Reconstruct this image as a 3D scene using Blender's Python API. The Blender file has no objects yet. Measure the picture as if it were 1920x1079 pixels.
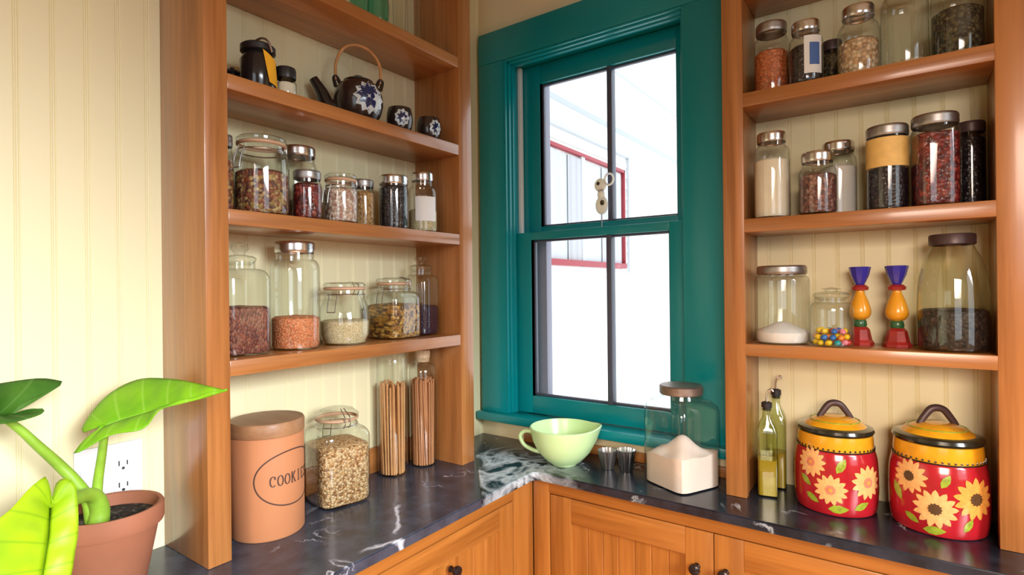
import bpy, bmesh, math, random
from math import sin, cos, pi, radians, atan2, hypot
from mathutils import Vector, Matrix
random.seed(7)
C = bpy.context.scene.collection
sc = bpy.context.scene

# ------------------------------------------------------------------ camera
cam_d = bpy.data.cameras.new('camera'); cam = bpy.data.objects.new('camera', cam_d); C.objects.link(cam)
YAW, PITCH, ROLL, FPX = .6177, .0012, -.0105, 1036.33
CAM = Vector((1.1678, -1.4807, .4882))
fw = Vector((-sin(YAW)*cos(PITCH), cos(YAW)*cos(PITCH), sin(PITCH)))
r0 = Vector((cos(YAW), sin(YAW), 0)); u0 = r0.cross(fw)
rt = r0*cos(ROLL)+u0*sin(ROLL); up = -r0*sin(ROLL)+u0*cos(ROLL)
cam.matrix_world = Matrix(((rt.x, up.x, -fw.x, CAM.x), (rt.y, up.y, -fw.y, CAM.y), (rt.z, up.z, -fw.z, CAM.z), (0, 0, 0, 1)))
cam_d.sensor_width = 36; cam_d.lens = 36*FPX/1920; cam_d.clip_start = .02
sc.camera = cam

# ------------------------------------------------------------------ sky, lights, exposure
w = bpy.data.worlds.new('overcast_sky'); sc.world = w; w.use_nodes = True
w.node_tree.nodes['Background'].inputs[0].default_value = (.86, .94, 1, 1)
w.node_tree.nodes['Background'].inputs[1].default_value = 2.5
def area(name, loc, rot, sx, sy, power, col):
    d = bpy.data.lights.new(name, 'AREA'); d.shape = 'RECTANGLE'; d.size = sx; d.size_y = sy; d.energy = power; d.color = col
    o = bpy.data.objects.new(name, d); C.objects.link(o); o.location = loc; o.rotation_euler = rot; return o
l1 = area('daylight_side_window', (3.16, -1.62, 1.0), (0, radians(50), 0), .9, 1.1, 84, (.91, .955, 1)); l1.data.spread = radians(82)
l2 = area('daylight_rear_window', (2.05, -3.36, 1.0), (radians(52), 0, 0), 1.3, .9, 54, (1, .78, .62)); l2.data.spread = radians(84)
sc.view_settings.view_transform = 'Standard'; sc.view_settings.look = 'None'
sc.view_settings.exposure = -.08; sc.view_settings.gamma = 1; sc.view_settings.use_curve_mapping = False
sc.cycles.transparent_max_bounces = 32; sc.cycles.max_bounces = 10; sc.cycles.diffuse_bounces = 4
sc.cycles.caustics_reflective = False; sc.cycles.caustics_refractive = False
sc.cycles.sample_clamp_indirect = 6

# ------------------------------------------------------------------ materials
def srgb(r, g, b):
    f = lambda c: (c/255/12.92) if c <= 10 else ((c/255+.055)/1.055)**2.4
    return (f(r), f(g), f(b))
def new_mat(name):
    m = bpy.data.materials.new(name); m.use_nodes = True
    nt = m.node_tree; return m, nt, nt.nodes['Principled BSDF']
def pm(name, col, rough=.5, metal=0, coat=0, noise=0, nscale=60, bump=0, spec=.5, trans=0, sss=0):
    m, nt, b = new_mat(name)
    b.inputs['Base Color'].default_value = (*col, 1); b.inputs['Roughness'].default_value = rough
    b.inputs['Metallic'].default_value = metal; b.inputs['Coat Weight'].default_value = coat; b.inputs['Coat Roughness'].default_value = .1
    b.inputs['Specular IOR Level'].default_value = spec
    if sss:
        b.inputs['Subsurface Weight'].default_value = sss; b.inputs['Subsurface Radius'].default_value = (.02, .02, .012); b.inputs['Subsurface Scale'].default_value = .5
    if noise or bump:
        tc = nt.nodes.new('ShaderNodeTexCoord'); n = nt.nodes.new('ShaderNodeTexNoise'); n.inputs['Scale'].default_value = nscale; n.inputs['Detail'].default_value = 4
        nt.links.new(tc.outputs['Object'], n.inputs['Vector'])
        if noise:
            r = nt.nodes.new('ShaderNodeValToRGB'); nt.links.new(n.outputs['Fac'], r.inputs[0])
            r.color_ramp.elements[0].position = .3; r.color_ramp.elements[1].position = .7
            r.color_ramp.elements[0].color = (*[c*(1-noise) for c in col], 1); r.color_ramp.elements[1].color = (*[min(1, c*(1+noise)) for c in col], 1)
            nt.links.new(r.outputs[0], b.inputs['Base Color'])
        if bump:
            bp = nt.nodes.new('ShaderNodeBump'); bp.inputs['Strength'].default_value = bump; bp.inputs['Distance'].default_value = .002
            nt.links.new(n.outputs['Fac'], bp.inputs['Height']); nt.links.new(bp.outputs[0], b.inputs['Normal'])
    return m
def wood(name, axis, dark, light, rough=.32, coat=.35):
    m, nt, b = new_mat(name); N = nt.nodes.new; L = nt.links.new
    tc = N('ShaderNodeTexCoord'); mp = N('ShaderNodeMapping'); oi = N('ShaderNodeObjectInfo')
    s = [26, 26, 26]; s['xyz'.index(axis)] = 1.6; mp.inputs['Scale'].default_value = s
    va = N('ShaderNodeVectorMath'); va.operation = 'ADD'; vs = N('ShaderNodeVectorMath'); vs.operation = 'SCALE'
    cb = N('ShaderNodeCombineXYZ'); L(oi.outputs['Random'], cb.inputs[0]); L(oi.outputs['Random'], cb.inputs[1]); L(oi.outputs['Random'], cb.inputs[2])
    L(cb.outputs[0], vs.inputs[0]); vs.inputs['Scale'].default_value = 3.7
    L(tc.outputs['Object'], va.inputs[0]); L(vs.outputs[0], va.inputs[1]); L(va.outputs[0], mp.inputs[0])
    n1 = N('ShaderNodeTexNoise'); n1.inputs['Scale'].default_value = 1; n1.inputs['Detail'].default_value = 5; n1.inputs['Distortion'].default_value = .6
    L(mp.outputs[0], n1.inputs['Vector'])
    mp2 = N('ShaderNodeMapping'); s2 = [150, 150, 150]; s2['xyz'.index(axis)] = 6; mp2.inputs['Scale'].default_value = s2; L(va.outputs[0], mp2.inputs[0])
    n2 = N('ShaderNodeTexNoise'); n2.inputs['Scale'].default_value = 1; n2.inputs['Detail'].default_value = 3; L(mp2.outputs[0], n2.inputs['Vector'])
    mx = N('ShaderNodeMath'); mx.operation = 'MULTIPLY_ADD'; mx.inputs[1].default_value = .3; L(n2.outputs['Fac'], mx.inputs[0])
    mm = N('ShaderNodeMath'); mm.operation = 'MULTIPLY'; mm.inputs[1].default_value = .7; L(n1.outputs['Fac'], mm.inputs[0]); L(mm.outputs[0], mx.inputs[2])
    r = N('ShaderNodeValToRGB'); L(mx.outputs[0], r.inputs[0]); e = r.color_ramp.elements
    e[0].position = .36; e[0].color = (*dark, 1); e[1].position = .62; e[1].color = (*light, 1)
    L(r.outputs[0], b.inputs['Base Color']); b.inputs['Roughness'].default_value = rough; b.inputs['Coat Weight'].default_value = coat; b.inputs['Coat Roughness'].default_value = .12
    bp = N('ShaderNodeBump'); bp.inputs['Strength'].default_value = .06; bp.inputs['Distance'].default_value = .001; L(n2.outputs['Fac'], bp.inputs['Height']); L(bp.outputs[0], b.inputs['Normal'])
    return m
WD, WL = (.29, .105, .026), (.47, .19, .055)
W = {a: wood('cherry_wood_'+a, a, WD, WL) for a in 'xyz'}
CD, CL = (.265, .088, .014), (.41, .152, .029)
CW = {a: wood('cabinet_cherry_'+a, a, CD, CL) for a in 'xyz'}
def stone(name, base, vein_col, scale, width, amount, heavy=None, mott=.5, lines=()):
    m, nt, b = new_mat(name); N = nt.nodes.new; L = nt.links.new
    tc = N('ShaderNodeTexCoord')
    n = N('ShaderNodeTexNoise'); n.inputs['Scale'].default_value = scale; n.inputs['Detail'].default_value = 7; n.inputs['Roughness'].default_value = .55; n.inputs['Distortion'].default_value = 1.2
    L(tc.outputs['Object'], n.inputs['Vector'])
    sb = N('ShaderNodeMath'); sb.operation = 'SUBTRACT'; sb.inputs[1].default_value = .5; L(n.outputs['Fac'], sb.inputs[0])
    ab = N('ShaderNodeMath'); ab.operation = 'ABSOLUTE'; L(sb.outputs[0], ab.inputs[0])
    mr = N('ShaderNodeMapRange'); mr.inputs['From Min'].default_value = 0; mr.inputs['From Max'].default_value = width; mr.inputs['To Min'].default_value = 1; mr.inputs['To Max'].default_value = 0
    L(ab.outputs[0], mr.inputs['Value'])
    k = N('ShaderNodeTexNoise'); k.inputs['Scale'].default_value = 6; k.inputs['Detail'].default_value = 2; L(tc.outputs['Object'], k.inputs['Vector'])
    kr = N('ShaderNodeMapRange'); kr.inputs['From Min'].default_value = amount; kr.inputs['From Max'].default_value = amount+.15; L(k.outputs['Fac'], kr.inputs['Value'])
    mu = N('ShaderNodeMath'); mu.operation = 'MULTIPLY'; L(mr.outputs[0], mu.inputs[0]); L(kr.outputs[0], mu.inputs[1])
    fac = mu.outputs[0]
    if heavy:
        ds = N('ShaderNodeVectorMath'); ds.operation = 'DISTANCE'; ds.inputs[1].default_value = heavy[0]; L(tc.outputs['Object'], ds.inputs[0])
        hr = N('ShaderNodeMapRange'); hr.inputs['From Min'].default_value = heavy[1]; hr.inputs['From Max'].default_value = heavy[2]; hr.inputs['To Min'].default_value = 1; hr.inputs['To Max'].default_value = 0
        L(ds.outputs['Value'], hr.inputs['Value'])
        n3 = N('ShaderNodeTexNoise'); n3.inputs['Scale'].default_value = 9; n3.inputs['Detail'].default_value = 6; n3.inputs['Distortion'].default_value = 1.1; L(tc.outputs['Object'], n3.inputs['Vector'])
        s3 = N('ShaderNodeMath'); s3.operation = 'SUBTRACT'; s3.inputs[1].default_value = .5; L(n3.outputs['Fac'], s3.inputs[0])
        a3 = N('ShaderNodeMath'); a3.operation = 'ABSOLUTE'; L(s3.outputs[0], a3.inputs[0])
        m3 = N('ShaderNodeMapRange'); m3.inputs['From Max'].default_value = .10; m3.inputs['To Min'].default_value = 1; m3.inputs['To Max'].default_value = 0; L(a3.outputs[0], m3.inputs['Value'])
        h3 = N('ShaderNodeMath'); h3.operation = 'MULTIPLY'; L(m3.outputs[0], h3.inputs[0]); L(hr.outputs[0], h3.inputs[1])
        ad = N('ShaderNodeMath'); ad.operation = 'MAXIMUM'; L(fac, ad.inputs[0]); L(h3.outputs[0], ad.inputs[1]); fac = ad.outputs[0]
    for (ax_, ay_), (bx_, by_) in lines:      # single long veins running across the slab
        dx, dy = bx_-ax_, by_-ay_; L_ = hypot(dx, dy); ux, uy = dx/L_, dy/L_
        wn_ = N('ShaderNodeTexNoise'); wn_.inputs['Scale'].default_value = 14; wn_.inputs['Detail'].default_value = 5; L(tc.outputs['Object'], wn_.inputs['Vector'])
        wsub = N('ShaderNodeVectorMath'); wsub.operation = 'SUBTRACT'; wsub.inputs[1].default_value = (.5, .5, .5); L(wn_.outputs['Color'], wsub.inputs[0])
        wsc = N('ShaderNodeVectorMath'); wsc.operation = 'SCALE'; wsc.inputs['Scale'].default_value = .05; L(wsub.outputs[0], wsc.inputs[0])
        wad = N('ShaderNodeVectorMath'); wad.operation = 'ADD'; L(tc.outputs['Object'], wad.inputs[0]); L(wsc.outputs[0], wad.inputs[1])
        rel_ = N('ShaderNodeVectorMath'); rel_.operation = 'SUBTRACT'; rel_.inputs[1].default_value = (ax_, ay_, 0); L(wad.outputs[0], rel_.inputs[0])
        dn = N('ShaderNodeVectorMath'); dn.operation = 'DOT_PRODUCT'; dn.inputs[1].default_value = (-uy, ux, 0); L(rel_.outputs[0], dn.inputs[0])
        dt = N('ShaderNodeVectorMath'); dt.operation = 'DOT_PRODUCT'; dt.inputs[1].default_value = (ux, uy, 0); L(rel_.outputs[0], dt.inputs[0])
        an = N('ShaderNodeMath'); an.operation = 'ABSOLUTE'; L(dn.outputs['Value'], an.inputs[0])
        mn = N('ShaderNodeMapRange'); mn.inputs['From Max'].default_value = .006; mn.inputs['To Min'].default_value = 1; mn.inputs['To Max'].default_value = 0; L(an.outputs[0], mn.inputs['Value'])
        ct = N('ShaderNodeMath'); ct.operation = 'SUBTRACT'; ct.inputs[1].default_value = L_/2; L(dt.outputs['Value'], ct.inputs[0])
        at_ = N('ShaderNodeMath'); at_.operation = 'ABSOLUTE'; L(ct.outputs[0], at_.inputs[0])
        mt_ = N('ShaderNodeMapRange'); mt_.inputs['From Min'].default_value = L_*.4; mt_.inputs['From Max'].default_value = L_*.55; mt_.inputs['To Min'].default_value = 1; mt_.inputs['To Max'].default_value = 0; L(at_.outputs[0], mt_.inputs['Value'])
        pr = N('ShaderNodeMath'); pr.operation = 'MULTIPLY'; L(mn.outputs[0], pr.inputs[0]); L(mt_.outputs[0], pr.inputs[1])
        mxv = N('ShaderNodeMath'); mxv.operation = 'MAXIMUM'; L(fac, mxv.inputs[0]); L(pr.outputs[0], mxv.inputs[1]); fac = mxv.outputs[0]
    n2 = N('ShaderNodeTexNoise'); n2.inputs['Scale'].default_value = 22; n2.inputs['Detail'].default_value = 6; L(tc.outputs['Object'], n2.inputs['Vector'])
    br = N('ShaderNodeValToRGB'); L(n2.outputs['Fac'], br.inputs[0]); e = br.color_ramp.elements
    e[0].position = .35; e[1].position = .7; e[0].color = (*[c*(1-mott) for c in base], 1); e[1].color = (*[c*(1+mott) for c in base], 1)
    mix = N('ShaderNodeMix'); mix.data_type = 'RGBA'; L(fac, mix.inputs['Factor']); L(br.outputs[0], mix.inputs['A']); mix.inputs['B'].default_value = (*vein_col, 1)
    L(mix.outputs['Result'], b.inputs['Base Color']); b.inputs['Roughness'].default_value = .22; b.inputs['Specular IOR Level'].default_value = .5
    return m
def glass(name, tint=(.95, .965, .945), edge=(.30, .33, .31), refl=.9, base=.075):
    """thin jar glass: clear straight through, greyer where looked along the wall, mirror-like at grazing angles"""
    m = bpy.data.materials.new(name); m.use_nodes = True; nt = m.node_tree; N = nt.nodes.new; L = nt.links.new
    for n in list(nt.nodes): nt.nodes.remove(n)
    out = N('ShaderNodeOutputMaterial'); lw = N('ShaderNodeLayerWeight'); lw.inputs['Blend'].default_value = .5
    pw = N('ShaderNodeMath'); pw.operation = 'POWER'; pw.inputs[1].default_value = 4; L(lw.outputs['Facing'], pw.inputs[0])
    ma = N('ShaderNodeMath'); ma.operation = 'MULTIPLY_ADD'; ma.inputs[1].default_value = refl*.75; ma.inputs[2].default_value = base; L(pw.outputs[0], ma.inputs[0])
    p2 = N('ShaderNodeMath'); p2.operation = 'POWER'; p2.inputs[1].default_value = 4.5; L(lw.outputs['Facing'], p2.inputs[0])
    mc = N('ShaderNodeMix'); mc.data_type = 'RGBA'; L(p2.outputs[0], mc.inputs['Factor']); mc.inputs['A'].default_value = (*tint, 1); mc.inputs['B'].default_value = (*edge, 1)
    tr = N('ShaderNodeBsdfTransparent'); L(mc.outputs['Result'], tr.inputs['Color'])
    gl = N('ShaderNodeBsdfGlossy'); gl.inputs['Roughness'].default_value = .04; gl.inputs['Color'].default_value = (1, 1, 1, 1)
    mx = N('ShaderNodeMixShader'); L(ma.outputs[0], mx.inputs[0]); L(tr.outputs[0], mx.inputs[1]); L(gl.outputs[0], mx.inputs[2]); L(mx.outputs[0], out.inputs[0])
    return m
def grain(name, cols, scale, bump=.6, rough=.6, stretch=(1, 1, 1), pos=None):
    m, nt, b = new_mat(name); N = nt.nodes.new; L = nt.links.new
    tc = N('ShaderNodeTexCoord'); mp = N('ShaderNodeMapping'); mp.inputs['Scale'].default_value = stretch; L(tc.outputs['Object'], mp.inputs[0])
    v = N('ShaderNodeTexVoronoi'); v.inputs['Scale'].default_value = scale; L(mp.outputs[0], v.inputs['Vector'])
    sp = N('ShaderNodeSeparateColor'); L(v.outputs['Color'], sp.inputs[0])
    r = N('ShaderNodeValToRGB'); r.color_ramp.interpolation = 'CONSTANT'; L(sp.outputs[0], r.inputs[0])
    e = r.color_ramp.elements
    while len(e) < len(cols): e.new(.5)
    for i, c in enumerate(cols): e[i].position = i/len(cols); e[i].color = (*c, 1)
    gap = N('ShaderNodeMapRange'); gap.inputs['From Min'].default_value = .25; gap.inputs['From Max'].default_value = .75; gap.inputs['To Min'].default_value = 1; gap.inputs['To Max'].default_value = .55
    L(v.outputs['Distance'], gap.inputs['Value'])
    mx = N('ShaderNodeMix'); mx.data_type = 'RGBA'; mx.blend_type = 'MULTIPLY'; mx.inputs['Factor'].default_value = 1; L(r.outputs[0], mx.inputs['A']); L(gap.outputs[0], mx.inputs['B'])
    L(mx.outputs['Result'], b.inputs['Base Color']); b.inputs['Roughness'].default_value = rough
    bp = N('ShaderNodeBump'); bp.invert = True; bp.inputs['Strength'].default_value = bump; bp.inputs['Distance'].default_value = .003; L(v.outputs['Distance'], bp.inputs['Height']); L(bp.outputs[0], b.inputs['Normal'])
    return m
def leafmat(name, c1, c2, vein):
    m, nt, b = new_mat(name); N = nt.nodes.new; L = nt.links.new
    tc = N('ShaderNodeTexCoord'); uv = N('ShaderNodeUVMap'); sx = N('ShaderNodeSeparateXYZ'); L(uv.outputs[0], sx.inputs[0])
    n = N('ShaderNodeTexNoise'); n.inputs['Scale'].default_value = 18; n.inputs['Detail'].default_value = 3; L(tc.outputs['Object'], n.inputs['Vector'])
    r = N('ShaderNodeValToRGB'); L(n.outputs['Fac'], r.inputs[0]); e = r.color_ramp.elements
    e[0].position = .35; e[1].position = .65; e[0].color = (*c1, 1); e[1].color = (*c2, 1)
    # veins: lines of constant edge parameter (u) plus the midrib (v near 0)
    mu = N('ShaderNodeMath'); mu.operation = 'MULTIPLY'; mu.inputs[1].default_value = 7; L(sx.outputs[0], mu.inputs[0])
    fr = N('ShaderNodeMath'); fr.operation = 'FRACT'; L(mu.outputs[0], fr.inputs[0])
    s = N('ShaderNodeMath'); s.operation = 'SUBTRACT'; s.inputs[1].default_value = .5; L(fr.outputs[0], s.inputs[0])
    a = N('ShaderNodeMath'); a.operation = 'ABSOLUTE'; L(s.outputs[0], a.inputs[0])
    m1 = N('ShaderNodeMapRange'); m1.inputs['From Max'].default_value = .07; m1.inputs['To Min'].default_value = .55; m1.inputs['To Max'].default_value = 0; L(a.outputs[0], m1.inputs['Value'])
    m2 = N('ShaderNodeMapRange'); m2.inputs['From Max'].default_value = .05; m2.inputs['To Min'].default_value = .9; m2.inputs['To Max'].default_value = 0; L(sx.outputs[1], m2.inputs['Value'])
    mxx = N('ShaderNodeMath'); mxx.operation = 'MAXIMUM'; L(m1.outputs[0], mxx.inputs[0]); L(m2.outputs[0], mxx.inputs[1])
    mix = N('ShaderNodeMix'); mix.data_type = 'RGBA'; L(mxx.outputs[0], mix.inputs['Factor']); L(r.outputs[0], mix.inputs['A']); mix.inputs['B'].default_value = (*vein, 1)
    L(mix.outputs['Result'], b.inputs['Base Color']); b.inputs['Roughness'].default_value = .5
    td = N('ShaderNodeBsdfTranslucent'); L(mix.outputs['Result'], td.inputs['Color'])
    ms = N('ShaderNodeMixShader'); ms.inputs[0].default_value = .35; L(b.outputs[0], ms.inputs[1]); L(td.outputs[0], ms.inputs[2])
    out = [x for x in nt.nodes if x.type == 'OUTPUT_MATERIAL'][0]; L(ms.outputs[0], out.inputs[0])
    return m
M = {}
M['cream'] = pm('cream_wall_paint', (.82, .765, .49), .45)
M['plaster'] = pm('cream_plaster', (.82, .72, .46), .6, noise=.03, nscale=8)
M['ceiling'] = pm('ceiling_paint', (.5, .42, .28), .7)
M['farwall'] = pm('tan_wall_paint', (.42, .33, .22), .6)
M['floor'] = wood('oak_floor', 'x', (.22, .10, .04), (.34, .17, .07), .4, .2)
M['teal'] = pm('teal_gloss_paint', (.001, .25, .28), .3, coat=.15)
M['white'] = pm('white_paint', (.85, .85, .84), .4)
M['frost'] = pm('frosted_white_glass', (.92, .93, .90), .35, sss=.9)
M['muntin'] = pm('dark_slate_paint', (.075, .078, .115), .4)
M['greyext'] = pm('grey_exterior_paint', (.30, .29, .36), .6)
M['stoneL'] = stone('grey_soapstone', (.045, .054, .078), (.66, .68, .78), 3.2, .010, .53, None, .35, [((.235, -.615), (.335, -.714)), ((.34, -.80), (.40, -.62))])
M['stoneR'] = stone('black_soapstone', (.014, .019, .030), (.66, .74, .80), 3.0, .012, .52, ((.27, -.30, 0), .07, .26))
M['jar'] = glass('clear_jar_glass')
M['jargrey'] = glass('aged_grey_green_glass', (.87, .865, .78), (.32, .33, .26))
M['jarteal'] = glass('green_bottle_glass', (.36, .76, .66), (.04, .32, .28))
M['oilglass'] = glass('olive_bottle_glass', (.85, .90, .72), (.35, .42, .18))
M['pane'] = glass('window_glass', (.98, .99, .99), (.8, .9, .9), .9, .03)
M['steel'] = pm('polished_tin', (.72, .70, .70), .22, 1)
M['zinc'] = pm('zinc_lid', (.42, .40, .39), .4, 1, noise=.15, nscale=80)
M['brass'] = pm('worn_bronze_lid', (.30, .22, .18), .4, .8, noise=.2, nscale=50)
M['darklid'] = pm('black_lid', (.02, .018, .02), .35)
M['browns'] = pm('dark_brown_metal_lid', (.08, .05, .05), .4, .3)
M['wire'] = pm('bail_wire', (.5, .5, .52), .3, 1)
M['rubber'] = pm('gasket_rubber', (.55, .35, .22), .6)
M['corkm'] = pm('cork', (.62, .45, .28), .8, noise=.25, nscale=200)
M['lidwood'] = wood('beech_lid_wood', 'x', (.25, .115, .05), (.36, .185, .085), .5, .05)
M['terra'] = pm('terracotta', (.32, .115, .058), .75, noise=.06, nscale=20, bump=.05)
M['cookie'] = pm('peach_terracotta', (.49, .195, .082), .7, noise=.04, nscale=12)
M['ink'] = pm('brown_ink', (.07, .03, .02), .7)
M['soil'] = grain('potting_soil', [(.02, .014, .01), (.035, .022, .015), (.012, .01, .008), (.10, .08, .06)], 160, 1.0, .95)
M['stem'] = pm('green_stem', (.26, .46, .04), .4, noise=.2, nscale=30)
M['leafA'] = leafmat('bright_leaf', (.20, .54, .010), (.33, .70, .015), (.45, .76, .10))
M['leafB'] = leafmat('dark_leaf', (.04, .17, .015), (.10, .27, .03), (.2, .38, .08))
M['leafC'] = leafmat('yellow_green_leaf', (.36, .60, .008), (.52, .74, .010), (.20, .44, .01))
M['plastic'] = pm('white_outlet_plastic', (.80, .82, .86), .35)
M['slot'] = pm('outlet_slot', (.03, .03, .035), .6)
M['knob'] = pm('dark_bronze_knob', (.018, .012, .014), .3, .5, coat=.3)
M['jade'] = pm('jadeite_glass', (.62, .88, .46), .28, coat=.12, sss=.4)
M['black'] = pm('black_glaze', (.012, .010, .012), .18, coat=.5)
M['navy'] = pm('navy_glaze', (.012, .022, .10), .2, coat=.4)
M['white_glaze'] = pm('pale_blue_white_glaze', (.62, .70, .74), .25, coat=.3)
M['brownglaze'] = pm('brown_glaze', (.028, .016, .014), .22, coat=.5)
M['bamboo'] = pm('bamboo_handle', (.55, .28, .10), .5, noise=.2, nscale=60)
M['orangelab'] = pm('orange_label', (.85, .42, .01), .6)
M['yellowlab'] = pm('tan_yellow_label', (.80, .52, .16), .6, noise=.1, nscale=60)
M['paper'] = pm('white_paper', (.78, .80, .80), .7)
M['bluepaper'] = pm('blue_print', (.06, .14, .40), .6)
M['canred'] = pm('red_glaze', (.42, .013, .022), .16, coat=.6, noise=.15, nscale=25)
M['canyel'] = pm('amber_glaze', (.78, .36, .015), .18, coat=.5, noise=.12, nscale=40)
M['canblk'] = pm('black_green_glaze', (.02, .02, .012), .16, coat=.6)
M['petal'] = pm('peach_petal_glaze', (.83, .46, .17), .25, coat=.4, noise=.12, nscale=150)
M['petal2'] = pm('orange_petal_glaze', (.80, .36, .07), .25, coat=.4, noise=.12, nscale=150)
M['pcent'] = pm('pink_centre_glaze', (.70, .22, .13), .3, coat=.3, noise=.3, nscale=400)
M['bcent'] = pm('brown_centre_glaze', (.10, .05, .02), .3, coat=.3)
M['lfglz'] = pm('green_leaf_glaze', (.30, .38, .03), .25, coat=.4, noise=.25, nscale=120)
M['cblue'] = pm('cobalt_cup', (.035, .03, .35), .25, coat=.4)
M['cyel'] = pm('amber_spindle', (.80, .36, .02), .25, coat=.4)
M['cred'] = pm('crimson_base', (.34, .022, .018), .3, coat=.3, noise=.15, nscale=60)
M['cgrn'] = pm('green_ring', (.03, .12, .04), .3, coat=.3)
for n, c in dict(blue=(.01, .16, .55), yellow=(.9, .62, .01), orange=(.9, .25, .02), pink=(.85, .25, .35), red=(.65, .03, .02), teal=(.01, .35, .4)).items(): M['cd_'+n] = pm('candy_'+n, c, .25, coat=.4)
M['noodle'] = pm('wheat_noodle', (.62, .31, .12), .5, noise=.1, nscale=40)
M['noodle2'] = pm('brown_noodle', (.52, .23, .10), .5, noise=.1, nscale=40)
M['oats'] = grain('oat_flakes', [(.72, .44, .20), (.80, .54, .28), (.62, .34, .13), (.84, .60, .34), (.36, .17, .06)], 220, .8, .7)
M['lentil'] = grain('red_lentils', [(.85, .28, .11), (.90, .36, .17), (.78, .22, .08)], 290, .5, .6)
M['redrice'] = grain('red_rice', [(.22, .055, .04), (.30, .09, .06), (.14, .035, .03), (.36, .14, .09)], 260, .7, .55, (1, 1, .6))
M['creamgr'] = grain('couscous', [(.80, .68, .40), (.86, .75, .48), (.74, .60, .32)], 480, .3, .8)
M['pasta'] = grain('dry_noodle_pieces', [(.55, .28, .05), (.40, .18, .03), (.70, .42, .10), (.14, .06, .015)], 150, 1.0, .5, (.5, 1, 1))
M['purple'] = grain('black_rice', [(.03, .012, .05), (.05, .02, .07), (.02, .01, .03)], 280, .6, .45)
M['mix'] = grain('mixed_spice', [(.28, .07, .03), (.42, .26, .07), (.12, .04, .03), (.55, .38, .16), (.30, .10, .05)], 150, .9, .5)
M['redbean'] = grain('dark_red_beans', [(.24, .02, .02), (.17, .012, .018), (.34, .05, .035), (.10, .012, .015)], 115, 1.0, .3)
M['brownbean'] = grain('speckled_beans', [(.30, .12, .10), (.20, .07, .06), (.40, .20, .15), (.13, .05, .05)], 150, .9, .35)
M['chick'] = grain('chickpeas', [(.84, .60, .36), (.90, .68, .44), (.76, .48, .26), (.5, .3, .15)], 125, 1.0, .5)
M['pink'] = grain('pale_pink_beans', [(.70, .45, .35), (.80, .60, .48), (.55, .30, .22), (.88, .75, .62)], 170, .8, .5)
M['spice'] = grain('amber_spice', [(.55, .30, .10), (.65, .40, .16), (.42, .20, .06)], 200, .4, .7)
M['orangep'] = grain('orange_spice', [(.72, .18, .05), (.80, .24, .08), (.60, .13, .04)], 200, .6, .6)
M['blackb'] = grain('black_beans', [(.012, .01, .016), (.02, .014, .024), (.03, .02, .03)], 140, .8, .3)
M['tealeaf'] = grain('dried_tea', [(.05, .045, .02), (.10, .085, .04), (.03, .02, .012), (.16, .13, .06)], 170, 1.0, .7)
M['flour'] = pm('flour', (.86, .74, .66), .95, noise=.03, nscale=25, bump=.3)
M['whitep'] = pm('white_powder', (.88, .86, .84), .95, noise=.02, nscale=40, bump=.2)
M['creamp'] = pm('cream_powder', (.86, .78, .62), .95, noise=.04, nscale=40, bump=.2)
M['darkgr'] = grain('dark_grey_grain', [(.03, .025, .03), (.05, .04, .045), (.07, .055, .05), (.02, .016, .02)], 160, .6, .5)
M['oil'] = pm('olive_oil', (.40, .26, .02), .1, coat=.5)
M['siding'] = pm('white_siding', (.85, .85, .84), .6)
M['redtrim'] = pm('red_window_trim', (.34, .035, .05), .5)
M['greytrim'] = pm('pale_grey_trim', (.55, .57, .60), .6)
M['curtain'] = pm('grey_curtain', (.55, .54, .58), .9)

# ------------------------------------------------------------------ builders
def fin(me, mats, smooth, ang):
    for m in (mats if isinstance(mats, (list, tuple)) else [mats]): me.materials.append(m)
    if smooth:
        me.polygons.foreach_set('use_smooth', [True]*len(me.polygons)); me.set_sharp_from_angle(angle=radians(ang))
    me.update()
def obj(name, V, F, mats, parent=None, smooth=True, ang=38, idx=None, uv=None):
    me = bpy.data.meshes.new(name); me.from_pydata([tuple(v) for v in V], [], F)
    if idx: me.polygons.foreach_set('material_index', idx)
    if uv:
        ul = me.uv_layers.new(name='UVMap')
        for lp in me.loops: ul.data[lp.index].uv = uv[lp.vertex_index]
    fin(me, mats, smooth, ang)
    bm = bmesh.new(); bm.from_mesh(me)
    if not uv: bmesh.ops.recalc_face_normals(bm, faces=bm.faces)
    bm.to_mesh(me); bm.free()
    o = bpy.data.objects.new(name, me); C.objects.link(o)
    if parent: o.parent = parent
    return o
def tag(o, label=None, cat=None, group=None, kind=None):
    if label: o['label'] = label
    if cat: o['category'] = cat
    if group: o['group'] = group
    if kind: o['kind'] = kind
    return o
def empty(name, loc, label, cat, group=None, rz=0):
    o = bpy.data.objects.new(name, None); C.objects.link(o); o.location = loc; o.rotation_euler = (0, 0, rz); o.empty_display_size = .05
    return tag(o, label, cat, group)
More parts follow.
